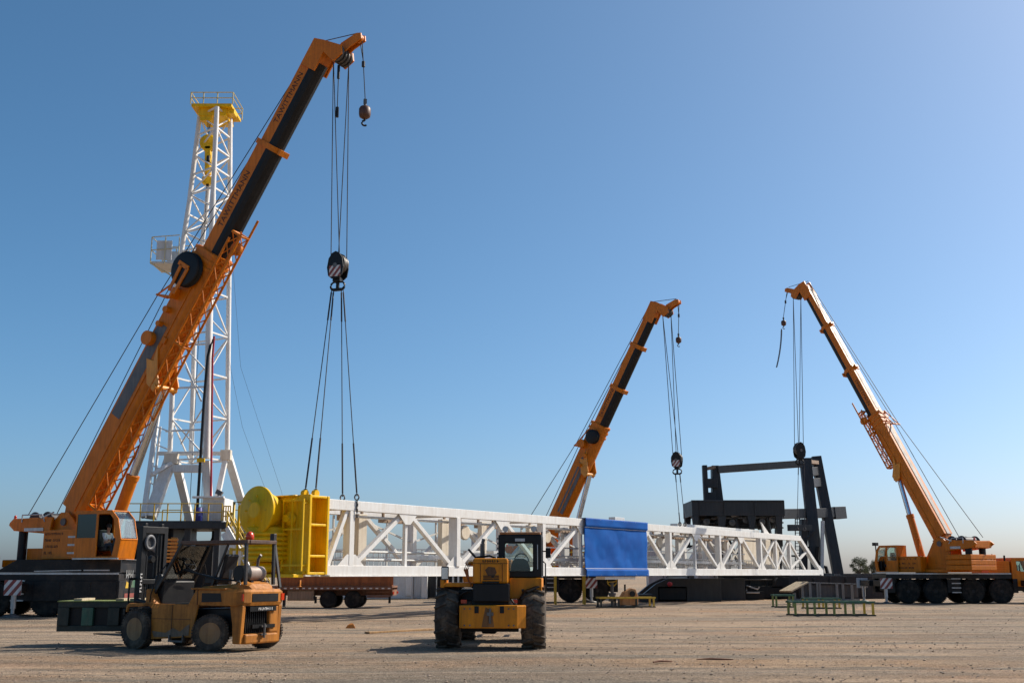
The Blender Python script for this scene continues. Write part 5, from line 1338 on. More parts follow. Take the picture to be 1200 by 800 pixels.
# ================= trestle racks =================
def rack(label, u0, u1, vbot, hz, n, m, m2, dep=.9, rz=0):
    a = G((u0+u1)/2, vbot); L_ = (u1-u0)*a.y/1328
    t = thing('pipe_rack', label, 'pipe rack', (a.x, a.y, 0), rz, 'low pipe racks on the gravel')
    for y in (0, dep):
        mb = MB(); mb.b2(-L_/2, L_/2, y-.05, y+.05, hz-.09, hz); mb.build('top_rail', m, t, .008)
        mb = MB(); mb.b2(-L_/2, L_/2, y-.05, y+.05, 0, .06); mb.build('ground_rail', DKGREEN, t)
        for i in range(n):
            x = -L_/2+.1+(L_-.2)*i/(n-1); mb = MB(); mb.b2(x-.045, x+.045, y-.04, y+.04, .06, hz-.09); mb.build('leg', m2 if (i*3 < n*2) else YELP, t)
    mb = MB(); 
    for i in range(n): x = -L_/2+.1+(L_-.2)*i/(n-1); mb.b2(x-.04, x+.04, .05, dep-.05, hz-.085, hz-.015)
    mb.build('cross_bar', m, t); return t
YG2 = mat('yellow_green', (.22, .26, .06), .5, 0, .2, 3, DUST, .3)
rack('longest low green pipe rack with a yellow end, out on open gravel', 930, 1026, 721.5, .62, 5, GREEN, YG2, 1.2)
rack('green pipe rack just behind the long green and yellow one', 944, 986, 713, .55, 3, GREEN, YELP, .8)
rack('short green pipe rack at the foot of the pale ramp', 908, 932, 711.5, .68, 2, GREEN, YG2, .8)
rack('low yellow topped pipe rack in front of the blue tarpaulin', 702, 769, 711.5, .55, 4, YELP, DKGREEN, .9, .12)

# ================= white units and containers behind the mast =================
YC = 82.0
def px(u, Y): return P(u, 672, Y).x
wt = thing('white_mud_tank', 'white steel tank with railing along its top, behind the flatbed trailer', 'tank', (px(460, YC), YC, 0))
xa, xb = px(392, YC), px(484, YC)
mb = MB(); mb.b2(xa, xb, YC+.1, YC+3, .12, 2.35); mb.b2(xa, xb, YC, YC+.1, .0, .2); mb.build('body', WHITE, wt, .02, world=True)
for u in (424, 440, 457, 479): mb = MB(); mb.b2(px(u, YC)-.22, px(u, YC)+.22, YC-.08, YC+.1, .2, 2.3); mb.build('stiffener', WHITE, wt, .02, world=True)
def rail_along(b, xa, xb, y, z0, n):
    for i in range(n): x = xa+(xb-xa)*i/(n-1); b.tube((x, y, z0), (x, y, z0+1.15), .035, n=6)
    for z in (.6, 1.15): b.tube((xa, y, z0+z), (xb, y, z0+z), .03, n=6)
mb = MB(); rail_along(mb, xa, px(500, YC), YC+.3, 2.35, 18); rail_along(mb, xa, px(500, YC), YC+2.8, 2.35, 12); mb.build('railing', WHITE2, wt, 0, world=True)
cabm = thing('white_cabin', 'narrow white steel cabin beside the dark container, under the mast', 'cabin', (px(493, YC), YC, 0))
mb = MB(); mb.b2(px(484.5, YC), px(501, YC), YC+.3, YC+3, 0, 2.3); mb.build('body', WHITE, cabm, .02, world=True)
mb = MB(); mb.b2(px(494, YC), px(501, YC), YC, YC+.3, 0, 2.25); mb.build('corner_post', WHITE, cabm, .02, world=True)
mb = MB(); mb.b2(px(485.5, YC), px(493.5, YC), YC+.26, YC+.3, .15, 2.1); mb.build('door', WHITE2, cabm, .01, world=True)
dkc = thing('dark_container', 'small dark container with upright corrugations beside the narrow white cabin', 'container', (px(506, YC), YC, 0))
mb = MB(); mb.b2(px(501.6, YC), px(511, YC), YC+.6, YC+3, .05, 1.75); [mb.b2(px(502.5+2*i, YC)-.03, px(502.5+2*i, YC)+.03, YC+.55, YC+.6, .15, 1.65) for i in range(5)]; mb.build('body', RIGGREY, dkc, .01, world=True)
mb = MB(); mb.b2(px(510.6, YC), px(511.6, YC), YC+.5, YC+.62, .05, 1.75); mb.build('corner_post', WHITE2, dkc, 0, world=True)
rkk = thing('stillage_rack', 'dark stillage rack with thin white uprights behind the loader', 'rack', (px(535, YC), YC, 0))
mb = MB(); mb.b2(px(512.2, YC), px(640, YC), YC+.9, YC+2.6, .1, 1.6); mb.build('dark_load', BLACK, rkk, .02, world=True)
for i in range(12): mb = MB(); x = px(518+6.2*i, YC); mb.b2(x-.06, x+.06, YC+.6, YC+.72, 0, 1.7); mb.build('upright', WHITE2, rkk, 0, world=True)
mb = MB(); mb.b2(px(512.2, YC), px(595, YC), YC+.58, YC+.74, 1.7, 1.76); mb.b2(px(512.2, YC), px(595, YC), YC+.58, YC+.74, .02, .1); mb.build('rail', WHITE2, rkk, 0, world=True)
fr = thing('far_railing', 'pale handrail on a far platform seen through the mast lattice', 'railing', (px(590, YC), YC+5, 0))
mb = MB(); rail_along(mb, px(500, YC+5), px(615, YC+5), YC+5, 2.35, 22); mb.build('rail', WHITE2, fr, 0, world=True)
mb = MB(); mb.b2(px(500, YC+5), px(615, YC+5), YC+4.9, YC+7, 2.2, 2.35); [mb.b2(px(500+28*i, YC+5), px(503+28*i, YC+5), YC+5, YC+5.2, 0, 2.2) for i in range(5)]; mb.build('platform', WHITE2, fr, 0, world=True)
# pieces of equipment standing behind the middle of the mast
YQ = 79.0
for lab, u0, u1, z1_, m, nm, cat in (('tall narrow pale equipment housing behind the thickest mast post', 552, 570, 4.6, WHITE2, 'equipment_housing', 'housing'), ('broad pale panel unit behind the mast above the loader cab', 594, 626, 4.4, WHITE2, 'equipment_housing', 'housing'),
                        ('lower grey white cabinet behind the mast next to the tarpaulin', 760, 781, 3.9, WHITE2, 'control_cabinet', 'cabinet'), ('wide white cabinet behind the mast near the rig base', 817, 841, 4.4, WHITE2, 'control_cabinet', 'cabinet')):
    q = thing(nm, lab, cat, (px((u0+u1)/2, YQ), YQ, 0))
    hw_ = (px(u1, YQ)-px(u0, YQ))/2
    mb = MB(); mb.b2(-hw_, hw_, 0, 1.4, .9, z1_); mb.build('body', m, q, .04)
    mb = MB(); [mb.b2(sx*hw_*.8-.1, sx*hw_*.8+.1, .1, 1.3, 0, .9) for sx in (-1, 1)]; mb.build('stand', GREYP, q)
    mb = MB(); [mb.b2(-hw_*.85, hw_*.85, -.03, 0, 1.1+(z1_-1.3)*i/3, 1.0+(z1_-1.3)*(i+1)/3) for i in range(3)]; mb.build('door', m, q, .01)
    mb = MB(); [mb.b2(hw_*.6, hw_*.68, -.08, -.03, 1.5+(z1_-1.3)*i/3, 1.75+(z1_-1.3)*i/3) for i in range(3)]; mb.build('handle', STEEL, q)
# yellow railed platform seen left of the tarpaulin
yr = thing('yellow_platform', 'small yellow railed platform behind the mast next to the tarpaulin', 'platform', (px(668, 66.5), 66.5, 0))
mb = MB(); mb.b2(-.95, .95, 0, 1.3, 1.75, 1.85); [mb.b2(x-.06, x+.06, y-.06, y+.06, 0, 1.75) for x in (-.85, .85) for y in (.1, 1.2)]; mb.build('deck', YELP, yr)
mb = MB(); rail_along(mb, -.9, .9, 0.02, 1.85, 4); rail_along(mb, -.9, .9, 1.28, 1.85, 4); mb.build('railing', YELP, yr)
# small tan pump unit by the yellow rack
tpu = thing('pump_unit', 'small tan pump unit on the gravel behind the yellow rack', 'pump', (px(736, 61), 61, 0), .3)
mb = MB(); mb.b2(-.45, .45, -.25, .25, .12, .5); mb.prism([(-.5, .5), (.5, .5), (.35, .95), (.1, 1.0), (-.3, .8)], (0, .2, 0), (1, 0, 0), (0, 0, 1), .4); mb.build('housing', mat('pump_tan', (.5, .24, .09), .6, 0, .15, 2, DUST, .3), tpu, .03)
mb = MB(); [mb.b2(x-.05, x+.05, -.3, .3, 0, .12) for x in (-.35, .35)]; mb.build('skid', STEEL, tpu)
mb = MB(); mb.tube((.1, -.28, .7), (.1, -.32, .7), .16, n=14); mb.tube((-.2, 0, .8), (-.2, 0, 1.2), .05); mb.build('fan_cover', BLACK, tpu)
tpv = thing('valve_stack', 'grey and yellow valve stack beside the tan pump unit', 'valve', (px(717, 61.5), 61.5, 0))
mb = MB(); mb.tube((0, 0, 0), (0, 0, 1.3), .09, n=10); mb.lathe((0, 0, .3), (0, 0, 1), [(.2, 0), (.22, .05), (.14, .2), (.22, .4), (.2, .45)], 14); mb.box((0, 0, .05), (.5, .5, .1)); mb.build('body', STEEL, tpv)
mb = MB(); mb.path([(.25*math.cos(a), -.02, 1.35+.25*math.sin(a)) for a in [i*math.pi/6 for i in range(13)]], .035); mb.bar((-.25, 0, 1.3), (.25, 0, 1.35), .05); mb.build('hand_wheel', YELP, tpv)

# ================= flatbed trailer with rusty beams =================
tq = G(397, 712.5); YT = tq.y
tr = thing('flatbed_trailer', 'dusty brown flatbed trailer with twin axles, parked under the mast', 'trailer', (px(459, YT), YT+.6, 0))
k = YT/1328; Ltr = (459-300)*k; dz = H-(686-672)*k
mb = MB(); mb.b2(-Ltr, 0, -.02, 2.5, dz-.10, dz); mb.build('deck', RUSTD, tr, .01)
mb = MB(); mb.b2(-Ltr, -.02, -.08, -.022, dz-.20, dz-.02); mb.b2(-Ltr, 0, 2.502, 2.55, dz-.2, dz); mb.build('side_rail', RUSTD, tr)
mb = MB(); [mb.b2(-Ltr+.1+.32*i, -Ltr+.24+.32*i, -.09, -.081, dz-.15, dz-.09) for i in range(int(Ltr/.32))]; mb.build('reflector', WHP, tr)
for y in (.7, 1.75): mb = MB(); mb.b2(-Ltr, -.1, y-.07, y+.07, dz-.5, dz-.101); mb.build('chassis_beam', RUSTD, tr)
for u in (383, 412):
    x = px(u, YT)-px(459, YT)
    mb = MB(); mb.tube((x, .1, .43), (x, 2.4, .43), .08); mb.build('axle', STEEL, tr)
    for y in (.22, 2.28): wheel(tr, (x, y, .43), (0, 1, 0), .43, .46, RUBBER, RIMR, n=26)
mb = MB(); xa = px(335, YT)-px(459, YT); mb.b2(xa, xa+31*k, .05, .6, dz-.75, dz-.21); tbx = mb.build('tool_box', TAN, tr, .02)
mb = MB(); mb.b2(xa+.1, xa+31*k-.1, .02, .05, dz-.68, dz-.28); mb.build('lid', TAN, tbx, .01)
mb = MB(); mb.b2(-.06, .0, .05, 2.45, dz-.5, dz-.2); mb.b2(-1.35, -.1, .1, .2, dz-.6, dz-.5); mb.b2(-1.35, -.1, .1, .2, dz-.35, dz-.28); mb.build('rear_bumper', RUSTD, tr)
for y in (.2, 2.3): mb = MB(); mb.b2(0, .05, y-.15, y+.15, dz-.42, dz-.3); mb.build('tail_lamp', REDL, tr)
mb = MB(); [mb.box((px(u, YT)-px(459, YT), -.1, .42), (.12, .04, .34)) for u in (369, 424.5, 456)]; mb.build('mud_flap', RUBBER, tr)
mb = MB(); mb.b2(-Ltr+.9, -Ltr+1.05, .3, .45, 0, dz-.2); mb.b2(-Ltr+.9, -Ltr+1.05, 2.1, 2.25, 0, dz-.2); mb.build('landing_leg', STEEL, tr)
def bolts(b, xa, xb, y, z, n):
    for i in range(n): x = xa+(xb-xa)*i/(n-1); b.tube((x, y, z), (x, y-.03, z), .028, n=6)
def load(label, u0, u1, y0, wd, ht, kick, m):
    t = thing('steel_beam', label, 'steel beam', (px((u0+u1)/2, YT), YT+.6+y0, dz), 0, 'rusty beams on the trailer'); L_ = (u1-u0)*k/2
    mb = MB(); mb.b2(-L_, L_, 0, .04, 0, ht); mb.b2(-L_, L_, wd-.04, wd, 0, ht*.9); mb.b2(-L_, L_, .04, wd-.04, 0, .04); mb.prism([(-L_*.1, ht), (L_*.3, ht), (L_*.2, ht+kick), (0, ht+kick)], (0, .04, 0), (1, 0, 0), (0, 0, 1), .04); mb.build('channel', m, t, .008)
    mb = MB(); bolts(mb, -L_*.95, L_*.95, 0, ht*.25, 26); mb.build('bolt', RUSTD, t); return t
load('rusty red steel channel with bolt row along the near edge of the trailer', 323, 458, .15, .6, .56, .08, RUST)
load('darker rusty channel lying behind the bolted one on the trailer', 345, 450, 1.0, .8, .66, .05, RUSTD)
pb = thing('pipe_bundle', 'pale pipes bundled on top of the rusty trailer load', 'pipes', (px(340, YT), YT+.6+.9, dz+.56))
mb = MB(); [mb.tube((-.55-.05*i, .1*i-.5, .08), (.55-.1*i, .1*i-.5, .08), .075, n=10) for i in range(5)]; mb.build('pipe', WHITE2, pb)
mb = MB(); mb.bar((0, -.6, .165), (0, 0, .165), .06, .01); mb.build('band', STEEL, pb)
mb = MB(); sk_ = thing('orange_stake', 'small orange stake standing at the edge of the trailer', 'stake', (px(350, YT), YT+.58, dz+.0))
mb.lathe((0, -.06, -.02), (0, 0, 1), [(.09, 0), (.05, .06), (.045, .3), (.02, .32)], 12); mb.build('cone', ORL, sk_)
mb = MB(); mb.b2(-.12, .12, -.18, .06, -.045, -.02); mb.build('base', ORL, sk_)

# ================= forklift =================
gw = G(243, 763); f_ = Vector((-.866, .50, 0)).normalized(); l_ = Vector((-f_.y, f_.x, 0))
fo = gw-l_*.80
fk = thing('forklift', 'dusty tan yellow forklift with black overhead guard, grey gas tank and red beacon', 'forklift', (fo.x, fo.y, 0), math.atan2(f_.y, f_.x))
class Fit:
    def __matmul__(s, p): return Vector((p.x*(.95 if p.x > 0 else .80), p.y*.84, p.z))
FX = Fit()
def fp(name, fn, m=FORKY, bev=.015, parent=None):
    mb = MB(FX); fn(mb); return mb.build(name, m, parent or fk, bev)
XZ = ((1, 0, 0), (0, 0, 1))
def xz(b, poly, y0, y1, mi=0): b.prism(poly, (0, max(y0, y1), 0), XZ[0], XZ[1], abs(y1-y0), mi)
# wheels; rear pair steered
for y in (-.74, .74): wheel(fk, (2.37, y, .45), (0, 1, 0), .45, .30, RUBDUST, RIMY, n=28, rimr=.58)
sa = Matrix.Rotation(R(33), 3, 'Z') @ Vector((0, 1, 0))
for y in (-.84, .72): wheel(fk, (-.22 if y < 0 else 0, y, .41), sa, .41, .28, RUBDUST, RIMY, n=28, rimr=.58)
fp('steer_axle', lambda b: (b.b2(-.12, .12, -.62, .62, .3, .5), b.b2(-.5, .6, -.35, .35, .35, .9)), STEEL)
fp('drive_axle', lambda b: b.b2(2.3, 2.7, -.62, .62, .3, .6), STEEL)
fp('chassis', lambda b: (b.b2(-.6, 2.75, -.55, .55, .45, .95), b.b2(.7, 2.1, -.78, .78, .28, .42)), BLACK)
for y in (-.9, .84):
    fp('side_panel', lambda b: (xz(b, [(.62, .30), (2.02, .22), (2.06, .98), (2.35, 1.0), (2.30, 1.08), (1.95, 1.05), (.78, 1.05), (.55, 1.38), (.42, 1.38), (.44, 1.05)], y, y+.06),))
    fp('front_fender', lambda b: (xz(b, [(2.0, 1.0), (2.9, .96), (2.95, .84), (3.0, .84), (2.98, 1.0), (2.9, 1.04), (2.0, 1.08)], y-.0, y+.06), b.b2(2.0, 2.95, y-.16 if y > 0 else y+.06, y if y > 0 else y+.22, 1.0, 1.05)))
def cw(b):
    # counterweight: rounded plan, cut away for the rear wheels
    def sec(z, w0, w1, xr, ch):
        return [Vector((.45, -w0, z)), Vector((.45, w0, z)), Vector((-.55, w0, z)), Vector((-.85, w0-.03, z)), Vector((xr+ch*.3, w1, z)), Vector((xr, w1-ch, z)), Vector((xr, -w1+ch, z)), Vector((xr+ch*.3, -w1, z)), Vector((-.85, -w0+.03, z)), Vector((-.55, -w0, z))]
    b.loft([sec(1.03, .90, .74, -1.16, .2), sec(1.10, .91, .77, -1.20, .2), sec(1.34, .91, .77, -1.20, .2), sec(1.40, .88, .72, -1.12, .2)])
cwt = fp('counterweight', cw)
fp('tail_post', lambda b: [xz(b, [(-.62, 1.04), (-1.12, 1.04), (-1.06, .18), (-.78, .18), (-.74, .62)], y, y+.14) for y in (-.80, .66)], FORKY, .02, cwt)
fp('rear_bumper', lambda b: (b.b2(-1.14, -.8, -.66, .66, .17, .40), b.b2(-1.12, -.9, -.66, -.30, .4, 1.03)), FORKY, .04, cwt)
fp('radiator_grille', lambda b: (b.b2(-1.0, -.9, -.35, .6, .35, 1.03), [b.b2(-1.04, -1.0, -.34+.08*i, -.31+.08*i, .42, .98) for i in range(12)], b.b2(-1.15, -1.10, -.5, .4, .52, .60)), BLACK, 0, cwt)
fp('grille_opening', lambda b: b.b2(-1.215, -1.195, -.52, .52, 1.12, 1.30), BLACK, 0, cwt)
fp('name_band', lambda b: b.b2(-1.172, -1.145, -.5, .55, .90, 1.01), BLACK, 0, cwt)
rf = random.Random(4); mb = MB(FX); marks(mb, (-1.174, .28, .925), (0, -1, 0), (0, 0, 1), 11, .06, .06, rf); mb.build('lettering', WHP, cwt)
for y in (-.905, .905):
    fp('vent', lambda b: xz(b, [(.32, 1.10), (-.42, 1.12), (-.36, 1.31), (.32, 1.31)], y-.015, y+.015), BLACK, 0, cwt)
fp('tail_lamp', lambda b: b.b2(-1.19, -1.0, -.80, -.68, 1.14, 1.30), REDL, 0, cwt); fp('tail_lamp', lambda b: b.b2(-1.13, -.95, .755, .80, 1.14, 1.30), REDL, 0, cwt)
def hood(b):
    secs = []
    for x, w_, z in ((.85, .60, 1.40), (.7, .62, 1.46), (-.3, .66, 1.50), (-.75, .62, 1.58), (-1.0, .50, 1.52), (-1.12, .40, 1.41)):
        secs.append([Vector((x, -w_, 1.38)), Vector((x, w_, 1.38)), Vector((x, w_*.92, z-.05)), Vector((x, w_*.7, z)), Vector((x, -w_*.7, z)), Vector((x, -w_*.92, z-.05))])
    b.loft(secs)
fp('hood', hood, FORKY, .03)
fp('deck_rim', lambda b: (b.b2(-.55, .7, .60, .93, 1.392, 1.43), b.b2(-.55, .7, -.93, -.60, 1.392, 1.43)), FORKY, .02)
fp('floor', lambda b: (b.b2(.8, 2.2, -.84, .84, .96, 1.0), xz(b, [(2.0, 1.0), (2.35, 1.0), (2.36, 1.38), (2.24, 1.4)], -.78, .84)), FORKY, .02)
fp('dashboard', lambda b: (xz(b, [(2.0, 1.0), (2.3, 1.0), (2.3, 1.7), (2.1, 1.75), (1.95, 1.55)], -.6, .6), b.b2(.85, 1.9, -.7, .7, 1.0, 1.06)), BLACK, .02)
fp('seat', lambda b: (b.b2(.35, .85, -.27, .27, 1.5, 1.68), b.bar((.34, 0, 1.6), (.16, 0, 2.2), .5, .14, (0, 1, 0)) if False else b.prism([(.40, 1.62), (.28, 1.62), (.10, 2.2), (.20, 2.22)], (0, .25, 0), (1, 0, 0), (0, 0, 1), .5)), SEAT, .04)
def stw(b):
    c_ = Vector((1.62, 0, 1.98)); d = Vector((-.75, 0, .66)).normalized(); u = Vector((0, 1, 0)); v_ = d.cross(u)
    pts = [c_+u*.19*math.cos(i*math.pi/8)+v_*.19*math.sin(i*math.pi/8) for i in range(17)]
    b.path(pts, .018, 6); b.tube(c_, c_-d*.45, .03, n=8); b.bar(pts[0], pts[8], .03)
fp('steering_wheel', stw, BLACK, 0)
fp('lever', lambda b: [b.tube((1.75, -.35-.1*i, 1.7), (1.62, -.35-.1*i, 1.95), .015, n=6) for i in range(3)], BLACK, 0)
for y in (-.912, .912):
    fp('seam', lambda b: (b.b2(.46, .475, y-.004, y+.004, 1.04, 1.39), b.b2(1.30, 1.31, y-.004, y+.004, .30, 1.04), b.b2(.66, 2.0, y-.004, y+.004, .70, .708)), BLACK, 0)
    fp('entry_step', lambda b: (b.b2(.85, 1.35, y-.06, y+.06, .18, .22), b.b2(.85, .88, y-.05, y+.05, .2, .34), b.b2(1.32, 1.35, y-.05, y+.05, .2, .34)), STEEL, 0)
    fp('grab_handle', lambda b: b.path([(2.12, y, 1.1), (2.05, y*1.05, 1.3), (1.85, y*1.02, 1.75), (1.75, y*.8, 2.0)], .018, 6), BLACK, 0)
    fp('mud_streak', lambda b: b.prism([(.70, .34), (1.2, .30), (1.9, .28), (1.98, .42), (1.5, .38), (1.25, .50), (1.0, .42), (.8, .55), (.68, .6)], (0, y+.002, 0), XZ[0], XZ[1], .004), mat('mud', (.25, .17, .11), .9, 0, .3, 8), 0)
fp('tow_pin', lambda b: (b.tube((-1.22, 0, .30), (-1.22, 0, .62), .035, n=8), b.b2(-1.22, -1.12, -.1, .1, .36, .40), b.b2(-1.22, -1.12, -.1, .1, .54, .58)), STEEL, 0, cwt)
fp('lifting_eye', lambda b: [b.path([(-.7+.09*math.cos(i*math.pi/5), y_, 1.50+.09*math.sin(i*math.pi/5)) for i in range(6)], .018, 6) for y_ in (-.58, .58)], STEEL, 0, cwt)
fp('exhaust_pipe', lambda b: b.path([(-.1, -.72, 1.40), (-.1, -.74, 1.7), (-.15, -.74, 2.1), (-.25, -.74, 2.2)], .04, 8), STEEL, 0)
# guard
gm = mat('guard_black', (.016, .015, .014), .45, 0, .2, 3, (.16, .08, .04), .25, 3)
for y in (-.56, .56):
    fp('guard_post', lambda b: b.bar((2.36, y*1.2, 1.05), (1.42, y, 2.46), .09, .07), gm, .01)
    fp('guard_post', lambda b: b.bar((-.95, y, 1.5), (-.92, y, 2.46), .09, .08), gm, .01)
fp('guard_roof', lambda b: (b.b2(-1.0, 1.45, -.60, -.50, 2.45, 2.53), b.b2(-1.0, 1.45, .50, .60, 2.45, 2.53), b.b2(1.36, 1.46, -.5, .5, 2.45, 2.53), b.b2(-1.02, -.92, -.5, .5, 2.45, 2.53), [b.b2(-.92, 1.36, -.42+.14*i-.02, -.42+.14*i+.02, 2.46, 2.52) for i in range(7)]), mat('guard_brown', (.10, .048, .028), .6, 0, .2, 3, DUST, .3), .008)
fp('rear_strut', lambda b: (b.bar((-.62, -.86, 2.62), (-1.0, -.80, 1.42), .085, .07), b.box((-.60, -.86, 2.62), (.16, .12, .18))), gm, .01)
fp('windscreen', lambda b: b.bar((2.25, 0, 1.25), (1.47, 0, 2.42), 1.1, .008), glass('dusty_screen', (.50, .50, .47), .05), 0)
fp('inner_post', lambda b: (b.bar((.55, .3, 1.45), (.05, .3, 2.44), .05), b.bar((1.2, -.4, 1.5), (1.2, -.4, 2.44), .04)), gm, 0)
bc = fp('beacon', lambda b: b.lathe((-.78, .30, 2.53), (0, 0, 1), [(.09, 0), (.12, .03), (.12, .10), (.09, .17), (.03, .2)], 16), REDL, 0)
tk = fp('gas_tank', lambda b: b.lathe((-.62, .42, 1.76), (0, -1, 0), [(.05, 0), (.12, .02), (.165, .08), (.17, .2), (.17, .75), (.165, .84), (.12, .9), (.05, .92)], 22), TANKP, 0)
fp('tank_collar', lambda b: (b.lathe((-.62, .52, 1.76), (0, -1, 0), [(.18, 0), (.19, .0), (.19, .34), (.175, .34)], 22), b.bar((-.62, .2, 1.5), (-.62, .2, 1.6), .5, .1, (0, 1, 0)), b.bar((-.62, -.3, 1.5), (-.62, -.3, 1.6), .4, .1, (0, 1, 0))), BLACK, 0, tk)
fp('hydraulic_hose', lambda b: [b.path([(1.9, .2-.15*i, 1.75), (1.5, .35-.1*i, 1.85), (.9, .45, 1.75), (.2, .5-.1*i, 1.62), (-.4, .4, 1.6)], .025, 6) for i in range(3)], BLACK, 0)
fp('air_cleaner', lambda b: (b.tube((-.1, -.3, 1.62), (.25, -.3, 1.66), .1, n=12), b.tube((.0, .2, 1.5), (.0, .2, 1.85), .05, n=10)), STEEL, 0)
fp('extinguisher', lambda b: b.tube((-.2, -.52, 1.46), (-.2, -.52, 1.86), .07, n=12), REDP, .02)
# mast, carriage and forks
mst = fp('mast', lambda b: [(b.b2(2.98, 3.16, y-.07, y+.07, .08, 2.92), b.b2(3.02, 3.14, y*.74-.05, y*.74+.05, .12, 3.0)) for y in (-.46, .40)], BLACK, .01)
fp('cross_member', lambda b: (b.b2(2.98, 3.06, -.42, .36, 2.75, 2.92), b.b2(2.98, 3.06, -.42, .36, 1.5, 1.62), b.b2(2.98, 3.06, -.42, .36, .12, .3)), BLACK, .01, mst)
for y in (-.2, .2): fp('lift_cylinder', lambda b: (b.tube((3.08, y, .15), (3.08, y, 2.2), .06, n=12), b.tube((3.08, y, 2.2), (3.08, y, 2.75), .035, n=10)), BLACK, 0, mst)
fp('chain_sheave', lambda b: b.lathe((2.96, .2, 2.52), (-1, 0, 0), [(.20, 0), (.20, .04), (.13, .05), (.12, 0)], 20), GREYP, 0, mst)
for y in (-.5, .5): fp('tilt_cylinder', lambda b: b.tube((2.2, y, 1.0), (3.0, y, 1.1), .06, n=10), BLACK, 0)
mb = MB(FX); marks(mb, (2.975, .39, 1.05), (0, 0, 1), (0, 1, 0), 10, .07, .085, rf); mb.build('lettering', WHP, mst)
fp('carriage', lambda b: (b.b2(3.17, 3.25, -.75, .75, .25, .4), b.b2(3.17, 3.25, -.75, .75, .75, .9), [b.b2(3.18, 3.23, -.6+.24*i, -.56+.24*i, .9, 1.6) for i in range(6)], b.b2(3.18, 3.23, -.62, .64, 1.6, 1.66)), BLACK, .01)
for y in (-.42, .42): fp('fork', lambda b: b.prism([(3.26, .9), (3.32, .9), (3.32, .30), (4.6, .28), (4.6, .26), (3.26, .23)], (0, y+.07, 0), XZ[0], XZ[1], .14), STEEL, .005)
for y in (-.45, .78): fp('head_lamp', lambda b: b.lathe((2.3, y, 2.1), (1, 0, 0), [(.08, -.08), (.1, 0), (.1, .03)], 12), BLACK, 0)
fp('warning_stripe', lambda b: [b.prism([(2.03-.1*i, .95), (2.08-.1*i, .95), (2.0-.1*i, 1.05), (1.95-.1*i, 1.05)], (0, .908, 0), XZ[0], XZ[1], .006) for i in range(3)], ORL, 0)
# steel skid on the forks
kc = P(127, 700, 29.3)
sk = thing('steel_skid', 'dark green steel skid with yellow top edge carried on the forklift forks', 'skid', (kc.x, kc.y, .34), R(92))
for z in (.0, .58): mb = MB(); [mb.b2(x-.08, x+.08, -1.05, 1.05, z, z+.14) for x in (-.5, .5)]; mb.build('beam', DKGREEN, sk, .01)
for y in (-.9, -.35, .3, .9): mb = MB(); mb.b2(-.62, -.44, y-.14, y+.14, .141, .579); mb.b2(.42, .56, y-.1, y+.1, .141, .579); mb.build('post', GREEN if y in (.3,) else DKGREEN, sk, .01)
mb = MB(); mb.b2(-.50, -.46, -1.00, 1.00, .0, .7); mb.b2(-.46, .5, -1.03, 1.03, .24, .30); mb.b2(.44, .5, -1.00, 1.00, .02, .7); mb.b2(-.46, .46, .96, 1.00, .0, .7); mb.build('pan', BLACK, sk)
mb = MB(); mb.b2(-.60, .58, -1.07, 1.07, .721, .745); mb.build('top_plate', YG2, sk)
mb = MB(); [mb.b2(-.5, .5, y-.1, y+.1, .746, .80) for y in (-.8, -.45, .6)]; mb.build('packing_board', WOODP, sk)

# ================= yellow loader seen from behind =================
lg = G(574, 760); ly = lg.y+.62; Sx = lg.y/1328
ld = thing('wheel_loader', 'orange yellow wheel loader with big lugged tyres and a black cab', 'loader', (lg.x, ly, 0), R(-3))
def lp(name, fn, m=LOADY, bev=.02, parent=None):
    mb = MB(); fn(mb); return mb.build(name, m, parent or ld, bev)
for x in (-1.02, 1.06):
    wheel(ld, (x, 0, .71), (1, 0, 0), .70, .58, RUBDUST, RIMY, 15, .55, 36)
    wheel(ld, (x*.93, 3.3, .71), (1, 0, 0), .70, .58, RUBDUST, RIMY, 15, .55, 36)
for y in (0, 3.3): lp('axle', lambda b: (b.tube((-.9, y, .62), (.9, y, .62), .14, n=12), b.lathe((-.3, y, .62), (1, 0, 0), [(.16, 0), (.3, .12), (.3, .42), (.16, .55)], 16), b.bar((-.7, y-.2, .42), (.7, y-.2, .42), .08)), BLACK, 0)
def weight(b):
    pl = [(-.68, .06), (-.68, -.62), (-.60, -.70), (.70, -.70), (.90, -.55), (.90, .06)]
    b.prism(pl, (0, -.25, .49), (1, 0, 0), (0, 1, 0), .53)
wgt = lp('counterweight', weight, LOADY, .025)
lp('slot', lambda b: [b.b2(x-.05, x+.05, -.965, -.948, .84, 1.0) for x in (-.26, .34)], BLACK, 0, wgt)
lp('tow_pin', lambda b: (b.tube((.06, -.97, .6), (.06, -.97, .95), .03), b.b2(-.02, .14, -1.0, -.952, .78, .86)), STEEL, 0, wgt)
lp('stain', lambda b: b.prism([(-.14, .52), (.16, .52), (.12, .78), (.06, .92), (-.05, .98), (-.1, .75)], (0, -.951, 0), XZ[0], XZ[1], .003), mat('grime', (.25, .11, .03), .7, 0, .3, 6), 0, wgt)
lp('chassis', lambda b: (b.b2(-.42, .46, -.55, 4.0, .80, 1.15), b.b2(-.5, .5, -.5, -.2, .42, .8)), BLACK)
lp('rear_panel', lambda b: (b.b2(-.36, .50, -.78, 1.4, 1.101, 1.52), b.b2(-1.1, -.36, -.2, 1.2, 1.1, 1.38)), BLACK)
hd = lp('hood', lambda b: (b.b2(-.38, .47, -.74, 1.5, 1.521, 2.12), b.b2(-.52, -.381, -.5, 1.2, 1.95, 2.05)), LOADY, .05)
lp('hood_door', lambda b: b.b2(-.18, .32, -.765, -.742, 1.58, 1.98), LOADY, .02, hd)
